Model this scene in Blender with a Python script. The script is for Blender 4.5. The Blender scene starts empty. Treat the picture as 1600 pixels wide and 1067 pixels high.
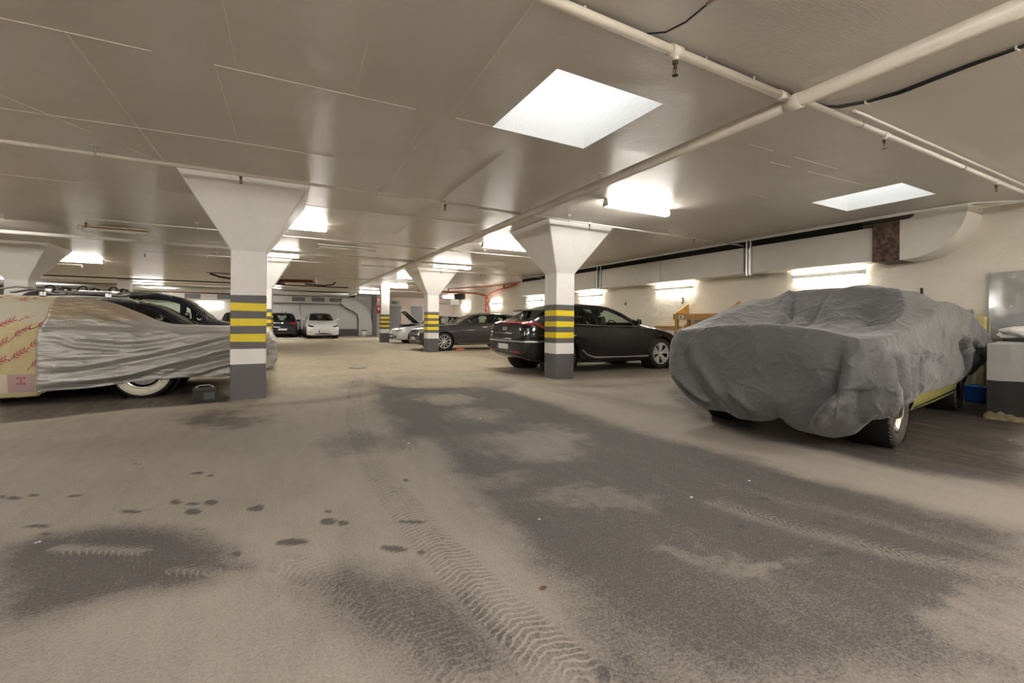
import bpy, bmesh, math, random
import numpy as np
from mathutils import Vector, Matrix
from mathutils.bvhtree import BVHTree
PI = math.pi
R = random.Random(7)
C = bpy.context.scene
COL = C.collection

# ------------------------------------------------------------------ camera
cam_data = bpy.data.cameras.new('camera')
cam = bpy.data.objects.new('camera', cam_data)
COL.objects.link(cam)
cam_data.sensor_width = 36.0
cam_data.lens = 691.9 / 1600 * 36.0
cam_data.shift_y = -30.0 / 1600
cam_data.clip_start = 0.05
cam_data.clip_end = 200
YAW, ROLL = 0.4895, 0.0077
cam.matrix_world = (Matrix.Translation((0, 0, 1.1)) @ Matrix.Rotation(-YAW, 4, 'Z')
                    @ Matrix.Rotation(PI / 2, 4, 'X') @ Matrix.Rotation(ROLL, 4, 'Z'))
C.camera = cam

# ------------------------------------------------------------------ world and exposure
world = bpy.data.worlds.new('world')
C.world = world
world.use_nodes = True
world.node_tree.nodes['Background'].inputs[0].default_value = (0.93, 0.96, 1.0, 1)
world.node_tree.nodes['Background'].inputs[1].default_value = 1.0
C.view_settings.view_transform = 'Standard'
C.view_settings.look = 'None'
C.view_settings.exposure = 1.60
C.view_settings.gamma = 1.0
C.view_settings.use_curve_mapping = False
C.cycles.use_denoising = True
C.cycles.max_bounces = 8
C.cycles.diffuse_bounces = 5
C.cycles.glossy_bounces = 4
C.cycles.transparent_max_bounces = 12
C.cycles.sample_clamp_indirect = 6.0
C.cycles.caustics_reflective = False
C.cycles.caustics_refractive = False

LAMP = 25.0        # strength of the fluorescent tubes
WALL_LAMP = 14.0   # strength of the wall tubes
BOOST_LAMP = 42.0     # strength of tubes added as fill out of view, and of boosted far ones
SKY_PANE = 1.05     # daylight behind the rooflights
CEIL = 2.963

# ------------------------------------------------------------------ helpers
def nt_mat(name):
    m = bpy.data.materials.new(name)
    m.use_nodes = True
    return m, m.node_tree, m.node_tree.nodes['Principled BSDF']

def node(nt, kind, **kw):
    n = nt.nodes.new('ShaderNode' + kind)
    for k, v in kw.items():
        if k.startswith('i_'):
            key = k[2:]
            key = int(key) if key.isdigit() else key.replace('_', ' ')
            n.inputs[key].default_value = v
        else:
            setattr(n, k, v)
    return n

def ramp(nt, src, stops):
    r = nt.nodes.new('ShaderNodeValToRGB')
    el = r.color_ramp.elements
    while len(el) < len(stops):
        el.new(0.5)
    for e, (p, c) in zip(el, stops):
        e.position = p
        e.color = (c, c, c, 1) if isinstance(c, (int, float)) else (*c, 1)
    nt.links.new(src, r.inputs[0])
    return r.outputs[0]

def mixc(nt, fac, a, b, blend='MIX'):
    m = nt.nodes.new('ShaderNodeMix')
    m.data_type = 'RGBA'
    m.blend_type = blend
    for sock, v in ((m.inputs[0], fac), (m.inputs[6], a), (m.inputs[7], b)):
        if isinstance(v, (int, float)):
            sock.default_value = v
        elif isinstance(v, tuple):
            sock.default_value = (*v, 1) if len(v) == 3 else v
        else:
            nt.links.new(v, sock)
    return m.outputs[2]

def mth(nt, op, a, b=0.0, c=None):
    m = nt.nodes.new('ShaderNodeMath')
    m.operation = op
    for i, v in enumerate((a, b) if c is None else (a, b, c)):
        if isinstance(v, (int, float)):
            m.inputs[i].default_value = v
        else:
            nt.links.new(v, m.inputs[i])
    return m.outputs[0]

def geo_pos(nt, scale=(1, 1, 1), rot=(0, 0, 0), obj=False):
    if obj:
        g = nt.nodes.new('ShaderNodeTexCoord').outputs['Object']
    else:
        g = nt.nodes.new('ShaderNodeNewGeometry').outputs['Position']
    mp = nt.nodes.new('ShaderNodeMapping')
    mp.inputs['Scale'].default_value = scale
    mp.inputs['Rotation'].default_value = rot
    nt.links.new(g, mp.inputs[0])
    return mp.outputs[0]

def noise(nt, vec, scale, detail=3, rough=0.55):
    n = nt.nodes.new('ShaderNodeTexNoise')
    n.inputs['Scale'].default_value = scale
    n.inputs['Detail'].default_value = detail
    n.inputs['Roughness'].default_value = rough
    nt.links.new(vec, n.inputs['Vector'])
    return n.outputs['Fac']

def bump(nt, bsdf, h, strength, dist=0.01, prev=None):
    b = nt.nodes.new('ShaderNodeBump')
    b.inputs['Strength'].default_value = strength
    b.inputs['Distance'].default_value = dist
    nt.links.new(h, b.inputs['Height'])
    if prev is not None:
        nt.links.new(prev, b.inputs['Normal'])
    nt.links.new(b.outputs[0], bsdf.inputs['Normal'])
    return b.outputs[0]

def simple(name, col, rough=0.6, metal=0.0, coat=0.0, var=0.0, vscale=8.0, bmp=0.0, bscale=60.0, spec=0.5, obj=True):
    m, nt, b = nt_mat(name)
    b.inputs['Roughness'].default_value = rough
    b.inputs['Metallic'].default_value = metal
    b.inputs['Coat Weight'].default_value = coat
    b.inputs['Coat Roughness'].default_value = 0.04
    b.inputs['Specular IOR Level'].default_value = spec
    b.inputs['Base Color'].default_value = (*col, 1)
    p = geo_pos(nt, obj=obj)
    if var > 0:
        f = noise(nt, p, vscale, 4)
        lo = tuple(c * (1 - var) for c in col)
        hi = tuple(min(1, c * (1 + var)) for c in col)
        nt.links.new(mixc(nt, ramp(nt, f, [(0.3, 0.0), (0.7, 1.0)]), lo, hi), b.inputs['Base Color'])
    if bmp > 0:
        bump(nt, b, noise(nt, p, bscale, 3), bmp)
    return m

def emit(name, col, strength):
    m, nt, b = nt_mat(name)
    b.inputs['Base Color'].default_value = (0.8, 0.8, 0.8, 1)
    b.inputs['Emission Color'].default_value = (*col, 1)
    b.inputs['Emission Strength'].default_value = strength
    return m

def glass(name, tint, refl=1.0):
    m = bpy.data.materials.new(name)
    m.use_nodes = True
    nt = m.node_tree
    nt.nodes.clear()
    out = nt.nodes.new('ShaderNodeOutputMaterial')
    tr = node(nt, 'BsdfTransparent')
    tr.inputs[0].default_value = (*tint, 1)
    gl = node(nt, 'BsdfGlossy')
    gl.inputs['Roughness'].default_value = 0.03
    lw = node(nt, 'LayerWeight')
    lw.inputs[0].default_value = 0.5
    mx = node(nt, 'MixShader')
    fac = mth(nt, 'ADD', 0.07 * refl, mth(nt, 'MULTIPLY', mth(nt, 'POWER', lw.outputs['Facing'], 4.0), 0.9))
    nt.links.new(fac, mx.inputs[0])
    nt.links.new(tr.outputs[0], mx.inputs[1])
    nt.links.new(gl.outputs[0], mx.inputs[2])
    nt.links.new(mx.outputs[0], out.inputs[0])
    return m

def meta(o, label=None, cat=None, group=None, kind=None):
    if label: o['label'] = label
    if cat: o['category'] = cat
    if group: o['group'] = group
    if kind: o['kind'] = kind
    return o

def empty(name, loc, rz=0.0, label=None, cat=None, group=None, kind=None):
    o = bpy.data.objects.new(name, None)
    o.empty_display_size = 0.2
    COL.objects.link(o)
    o.location = loc
    o.rotation_euler = (0, 0, rz)
    return meta(o, label, cat, group, kind)

def link_mesh(name, me, mats, parent=None, smooth=False, auto=None):
    if not isinstance(mats, (list, tuple)):
        mats = [mats]
    for m in mats:
        me.materials.append(m)
    if smooth:
        me.polygons.foreach_set('use_smooth', [True] * len(me.polygons))
        if auto:
            me.set_sharp_from_angle(angle=math.radians(auto))
    me.update()
    o = bpy.data.objects.new(name, me)
    COL.objects.link(o)
    if parent is not None:
        o.parent = parent
    return o

def obj(name, bm, mats, parent=None, smooth=False, auto=None):
    me = bpy.data.meshes.new(name)
    bmesh.ops.recalc_face_normals(bm, faces=bm.faces)
    bm.to_mesh(me)
    bm.free()
    return link_mesh(name, me, mats, parent, smooth, auto)

def pyobj(name, verts, faces, mats, parent=None, smooth=False, auto=None, midx=None):
    me = bpy.data.meshes.new(name)
    me.from_pydata([tuple(map(float, v)) for v in verts], [], faces)
    if midx is not None:
        me.polygons.foreach_set('material_index', midx)
    return link_mesh(name, me, mats, parent, smooth, auto)

def BM():
    return bmesh.new()

def box(bm, c, s, rot=None, bev=0.0, mi=0, segs=2):
    n0 = set(bm.faces) if (bev or mi) else None
    m = Matrix.Translation(c)
    if rot is not None:
        m = m @ (rot if isinstance(rot, Matrix) else Matrix.Rotation(rot, 4, 'Z'))
    m = m @ Matrix.Diagonal((s[0], s[1], s[2], 1))
    r = bmesh.ops.create_cube(bm, size=1.0, matrix=m)
    if bev:
        es = set()
        for v in r['verts']:
            es.update(v.link_edges)
        bmesh.ops.bevel(bm, geom=list(es), offset=bev, segments=segs, affect='EDGES', profile=0.6)
    if mi:
        for f in bm.faces:
            if f not in n0:
                f.material_index = mi
    return bm

def box2(bm, a, b, **k):
    return box(bm, [(p + q) / 2 for p, q in zip(a, b)], [abs(q - p) for p, q in zip(a, b)], **k)

def tube(bm, pts, r, n=10, caps=True, mi=0):
    """swept tube through the points; r a number or a list"""
    pts = [Vector(p) for p in pts]
    rr = r if isinstance(r, (list, tuple)) else [r] * len(pts)
    rings = []
    up = None
    for i, p in enumerate(pts):
        if i == 0: t = pts[1] - p
        elif i == len(pts) - 1: t = p - pts[i - 1]
        else: t = (pts[i + 1] - p).normalized() + (p - pts[i - 1]).normalized()
        t.normalize()
        if up is None:
            up = Vector((0, 0, 1)) if abs(t.z) < 0.9 else Vector((1, 0, 0))
        a = t.cross(up).normalized()
        up = a.cross(t).normalized()
        rings.append([bm.verts.new(p + (a * math.cos(2 * PI * k / n) + up * math.sin(2 * PI * k / n)) * rr[i]) for k in range(n)])
    for A, B in zip(rings, rings[1:]):
        for k in range(n):
            f = bm.faces.new((A[k], A[(k + 1) % n], B[(k + 1) % n], B[k]))
            f.material_index = mi
            f.smooth = True
    if caps:
        for A in (rings[0], rings[-1]):
            bm.faces.new(A).material_index = mi
    return bm

def lathe(bm, prof, n=32, axis='Z', c=(0, 0, 0), mi=0, closed=False):
    """prof: list of (r, h) turned about the axis through c"""
    c = Vector(c)
    rings = []
    for r, h in prof:
        ring = []
        for k in range(n):
            a = 2 * PI * k / n
            x, y = r * math.cos(a), r * math.sin(a)
            v = {'Z': (x, y, h), 'Y': (x, h, y), 'X': (h, x, y)}[axis]
            ring.append(bm.verts.new(c + Vector(v)))
        rings.append(ring)
    prs = list(zip(rings, rings[1:]))
    if closed: prs.append((rings[-1], rings[0]))
    for A, B in prs:
        for k in range(n):
            f = bm.faces.new((A[k], A[(k + 1) % n], B[(k + 1) % n], B[k]))
            f.material_index = mi
            f.smooth = True
    return bm

def prism(bm, poly, axis, a, b, mi=0):
    """extrude a 2D polygon (list of pairs) along axis from a to b"""
    def P(p, h):
        return {'X': (h, p[0], p[1]), 'Y': (p[0], h, p[1]), 'Z': (p[0], p[1], h)}[axis]
    A = [bm.verts.new(P(p, a)) for p in poly]
    B = [bm.verts.new(P(p, b)) for p in poly]
    n = len(poly)
    for k in range(n):
        bm.faces.new((A[k], A[(k + 1) % n], B[(k + 1) % n], B[k])).material_index = mi
    bm.faces.new(A).material_index = mi
    bm.faces.new(B[::-1]).material_index = mi
    return bm

def copy_tree(o, parent=None):
    c = o.copy()
    COL.objects.link(c)
    if parent is not None:
        c.parent = parent
    for ch in list(o.children):
        copy_tree(ch, c)
    return c

def text_mesh(name, s, size, mat, loc, rot, parent=None, extrude=0.002, bold=0.0):
    cu = bpy.data.curves.new(name, 'FONT')
    cu.body = s
    cu.size = size
    cu.extrude = extrude
    cu.offset = bold
    cu.align_x = 'CENTER'
    cu.align_y = 'CENTER'
    tmp = bpy.data.objects.new(name + '_tmp', cu)
    COL.objects.link(tmp)
    dg = bpy.context.evaluated_depsgraph_get()
    me = bpy.data.meshes.new_from_object(tmp.evaluated_get(dg))
    me.name = name
    bpy.data.objects.remove(tmp)
    bpy.data.curves.remove(cu)
    me.materials.clear()
    o = link_mesh(name, me, mat, parent)
    o.location = loc
    o.rotation_euler = rot
    return o

def spline(pts):
    """monotone cubic through (x, y) pairs"""
    xs = np.array([p[0] for p in pts], float)
    ys = np.array([p[1] for p in pts], float)
    h = np.diff(xs)
    d = np.diff(ys) / h
    m = np.zeros(len(xs))
    m[0], m[-1] = d[0], d[-1]
    for i in range(1, len(xs) - 1):
        if d[i - 1] * d[i] > 0:
            w1, w2 = 2 * h[i] + h[i - 1], h[i] + 2 * h[i - 1]
            m[i] = (w1 + w2) / (w1 / d[i - 1] + w2 / d[i])
    def f(x):
        x = min(max(x, xs[0]), xs[-1])
        i = min(max(int(np.searchsorted(xs, x) - 1), 0), len(h) - 1)
        t = (x - xs[i]) / h[i]
        return float((2 * t**3 - 3 * t**2 + 1) * ys[i] + (t**3 - 2 * t**2 + t) * h[i] * m[i]
                     + (-2 * t**3 + 3 * t**2) * ys[i + 1] + (t**3 - t**2) * h[i] * m[i + 1])
    return f

def resample(pts, n):
    P = np.array(pts, float)
    d = np.r_[0, np.cumsum(np.linalg.norm(np.diff(P, axis=0), axis=1))]
    t = np.linspace(0, d[-1], n)
    return np.stack([np.interp(t, d, P[:, k]) for k in range(P.shape[1])], 1)
# ------------------------------------------------------------------ materials
M = {}
def make_ceiling_mat():
    m, nt, b = nt_mat('painted_ceiling_board')
    p = geo_pos(nt)
    big = noise(nt, p, 0.55, 3)
    col = mixc(nt, ramp(nt, big, [(0.3, 0.0), (0.7, 1.0)]), (0.60, 0.56, 0.50), (0.68, 0.64, 0.58))
    nt.links.new(col, b.inputs['Base Color'])
    rr = ramp(nt, noise(nt, geo_pos(nt, (1.2, 5, 1)), 1.0, 4), [(0.3, 0.34), (0.7, 0.46)])
    nt.links.new(rr, b.inputs['Roughness'])
    b.inputs['Specular IOR Level'].default_value = 0.42
    fine = noise(nt, geo_pos(nt, (3, 24, 1)), 4.5, 4, 0.65)
    n1 = bump(nt, b, fine, 0.35, 0.012)
    bump(nt, b, noise(nt, p, 0.9, 2), 0.25, 0.15, n1)
    return m
M['ceiling'] = make_ceiling_mat()
def make_wall_mat(name, c0, c1, stain):
    m, nt, b = nt_mat(name)
    p = geo_pos(nt)
    f = noise(nt, p, 0.8, 5)
    col = mixc(nt, ramp(nt, f, [(0.3, 0.0), (0.72, 1.0)]), c0, c1)
    s = noise(nt, geo_pos(nt, (1, 1.2, 3.5)), 2.6, 6, 0.7)
    col = mixc(nt, mth(nt, 'MULTIPLY', ramp(nt, s, [(0.55, 0.0), (0.75, 1.0)]), 0.35), col, stain)
    nt.links.new(col, b.inputs['Base Color'])
    b.inputs['Roughness'].default_value = 0.72
    n1 = bump(nt, b, noise(nt, p, 38, 4, 0.7), 0.6, 0.012)
    bump(nt, b, noise(nt, p, 5, 4), 0.5, 0.05, n1)
    return m
M['wall'] = make_wall_mat('cream_wall', (0.74, 0.69, 0.59), (0.82, 0.78, 0.69), (0.58, 0.50, 0.38))
M['far_wall'] = make_wall_mat('far_grey_wall', (0.72, 0.71, 0.68), (0.78, 0.77, 0.74), (0.62, 0.60, 0.57))
M['pink_wall'] = make_wall_mat('pinkish_wall', (0.72, 0.60, 0.55), (0.78, 0.68, 0.63), (0.6, 0.5, 0.45))
def wallpaint(name, col, r=0.6):
    m, nt, b = nt_mat(name)
    p = geo_pos(nt)
    f = noise(nt, p, 3.2, 5, 0.65)
    c = mixc(nt, ramp(nt, f, [(0.3, 0.0), (0.7, 1.0)]), tuple(x * 0.93 for x in col), col)
    sp = noise(nt, p, 55, 2, 0.5)
    c = mixc(nt, ramp(nt, sp, [(0.70, 0.0), (0.74, 0.45)]), c, tuple(x * 0.45 for x in col))
    nt.links.new(c, b.inputs['Base Color'])
    b.inputs['Roughness'].default_value = r
    bump(nt, b, noise(nt, p, 45, 3, 0.6), 0.22, 0.008)
    return m
M['col_white'] = wallpaint('column_white', (0.87, 0.855, 0.83))
M['col_grey'] = wallpaint('column_grey', (0.115, 0.112, 0.118), 0.5)
M['col_yellow'] = wallpaint('column_yellow', (0.87, 0.68, 0.015), 0.5)
M['duct'] = wallpaint('duct_paint', (0.66, 0.63, 0.57), 0.5)
M['pipe'] = simple('pipe_paint', (0.66, 0.61, 0.53), 0.4, var=0.06, vscale=3, bmp=0.08, bscale=30, obj=False)
M['pipe_white'] = simple('pipe_white_paint', (0.76, 0.73, 0.68), 0.4, var=0.05, vscale=3, obj=False)
M['pipe_red'] = simple('pipe_red_paint', (0.42, 0.07, 0.045), 0.45, var=0.15, vscale=6, obj=False)
M['pipe_rust'] = simple('pipe_dark_red', (0.16, 0.035, 0.03), 0.5, var=0.2, vscale=6, obj=False)
M['galv'] = simple('galvanised_metal', (0.55, 0.54, 0.52), 0.35, 0.9, var=0.15, vscale=20)
M['chrome'] = simple('chrome', (0.85, 0.85, 0.86), 0.1, 1.0)
M['satin'] = simple('satin_trim', (0.62, 0.61, 0.60), 0.28, 0.9)
M['bronze'] = simple('dark_bronze', (0.10, 0.075, 0.05), 0.4, 0.7)
M['cable'] = simple('black_cable', (0.012, 0.012, 0.012), 0.5)
M['black_plastic'] = simple('black_plastic', (0.010, 0.010, 0.011), 0.5, var=0.2)
M['gloss_black'] = simple('gloss_black', (0.008, 0.008, 0.009), 0.12, coat=0.5)
M['rubber'] = simple('tyre_rubber', (0.022, 0.021, 0.02), 0.75, var=0.25, vscale=12, bmp=0.2, bscale=50)
M['dusty_rubber'] = simple('dusty_tyre_rubber', (0.045, 0.038, 0.03), 0.85, var=0.4, vscale=14, bmp=0.4, bscale=40)
M['wheel_dark'] = simple('wheel_recess', (0.012, 0.012, 0.012), 0.6)
M['alloy'] = simple('alloy', (0.80, 0.80, 0.80), 0.35, 0.55)
M['disc'] = simple('brake_disc', (0.3, 0.29, 0.28), 0.35, 0.9)
M['whitewall'] = simple('whitewall_rubber', (0.66, 0.62, 0.50), 0.6, var=0.12, vscale=9)
M['seat'] = simple('seat_fabric', (0.025, 0.025, 0.027), 0.8)
M['plate'] = simple('licence_plate_white', (0.75, 0.74, 0.71), 0.4)
M['plate_blue'] = simple('licence_plate_blue', (0.02, 0.06, 0.35), 0.4)
M['glass'] = glass('clear_car_glass', (0.78, 0.88, 0.82))
M['glass_dark'] = glass('tinted_car_glass', (0.33, 0.36, 0.35))
M['lens_red'] = simple('red_lens', (0.30, 0.008, 0.02), 0.12, coat=0.6)
M['lens_clear'] = simple('clear_lens', (0.62, 0.63, 0.65), 0.1, 0.55, coat=0.8)
M['lens_dark'] = simple('dark_lens', (0.03, 0.032, 0.036), 0.08, 0.2, coat=1.0)
M['lamp_body'] = simple('lamp_housing', (0.74, 0.73, 0.70), 0.45)
M['tube'] = emit('lit_tube', (1.0, 0.95, 0.87), LAMP)
M['tube_boost'] = emit('boosted_tube', (1.0, 0.96, 0.90), BOOST_LAMP)
M['tube_wall'] = emit('lit_wall_tube', (1.0, 0.94, 0.84), WALL_LAMP)
M['sky_pane'] = emit('daylight_dome', (0.95, 0.98, 1.0), SKY_PANE)
M['shaft'] = simple('white_plaster_shaft', (0.86, 0.86, 0.85), 0.7, bmp=0.3, bscale=25, obj=False)
def paint(name, col, metal=0.0, rough=0.35, spec=0.5, dustiness=0.05):
    m, nt, b = nt_mat(name)
    b.inputs['Base Color'].default_value = (*col, 1)
    b.inputs['Metallic'].default_value = metal
    b.inputs['Roughness'].default_value = rough
    b.inputs['Specular IOR Level'].default_value = spec
    b.inputs['Coat Weight'].default_value = 0.75
    b.inputs['Coat Roughness'].default_value = 0.02
    dust = noise(nt, geo_pos(nt, obj=True), 5.0, 4)
    nt.links.new(mixc(nt, ramp(nt, dust, [(0.5, 0.0), (0.85, dustiness)]), (*col, 1), (0.30, 0.28, 0.25, 1)), b.inputs['Base Color'])
    return m
M['kia_paint'] = paint('black_pearl_paint', (0.004, 0.0045, 0.006), 0.0, 0.5, 0.15, 0.008)
M['volvo_paint'] = paint('dark_grey_metallic_paint', (0.045, 0.043, 0.046), 0.4, 0.35)
M['silver_paint'] = paint('silver_white_paint', (0.62, 0.64, 0.64), 0.2, 0.35)
M['white_paint'] = paint('white_paint', (0.72, 0.72, 0.71), 0.0, 0.35)
M['navy_paint'] = paint('navy_paint', (0.006, 0.008, 0.018), 0.0, 0.5, 0.2, 0.015)
M['lime_paint'] = paint('dull_lime_paint', (0.33, 0.30, 0.09), 0.0, 0.5)
M['cream_paint'] = paint('cream_paint', (0.45, 0.42, 0.33), 0.0, 0.4)
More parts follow.
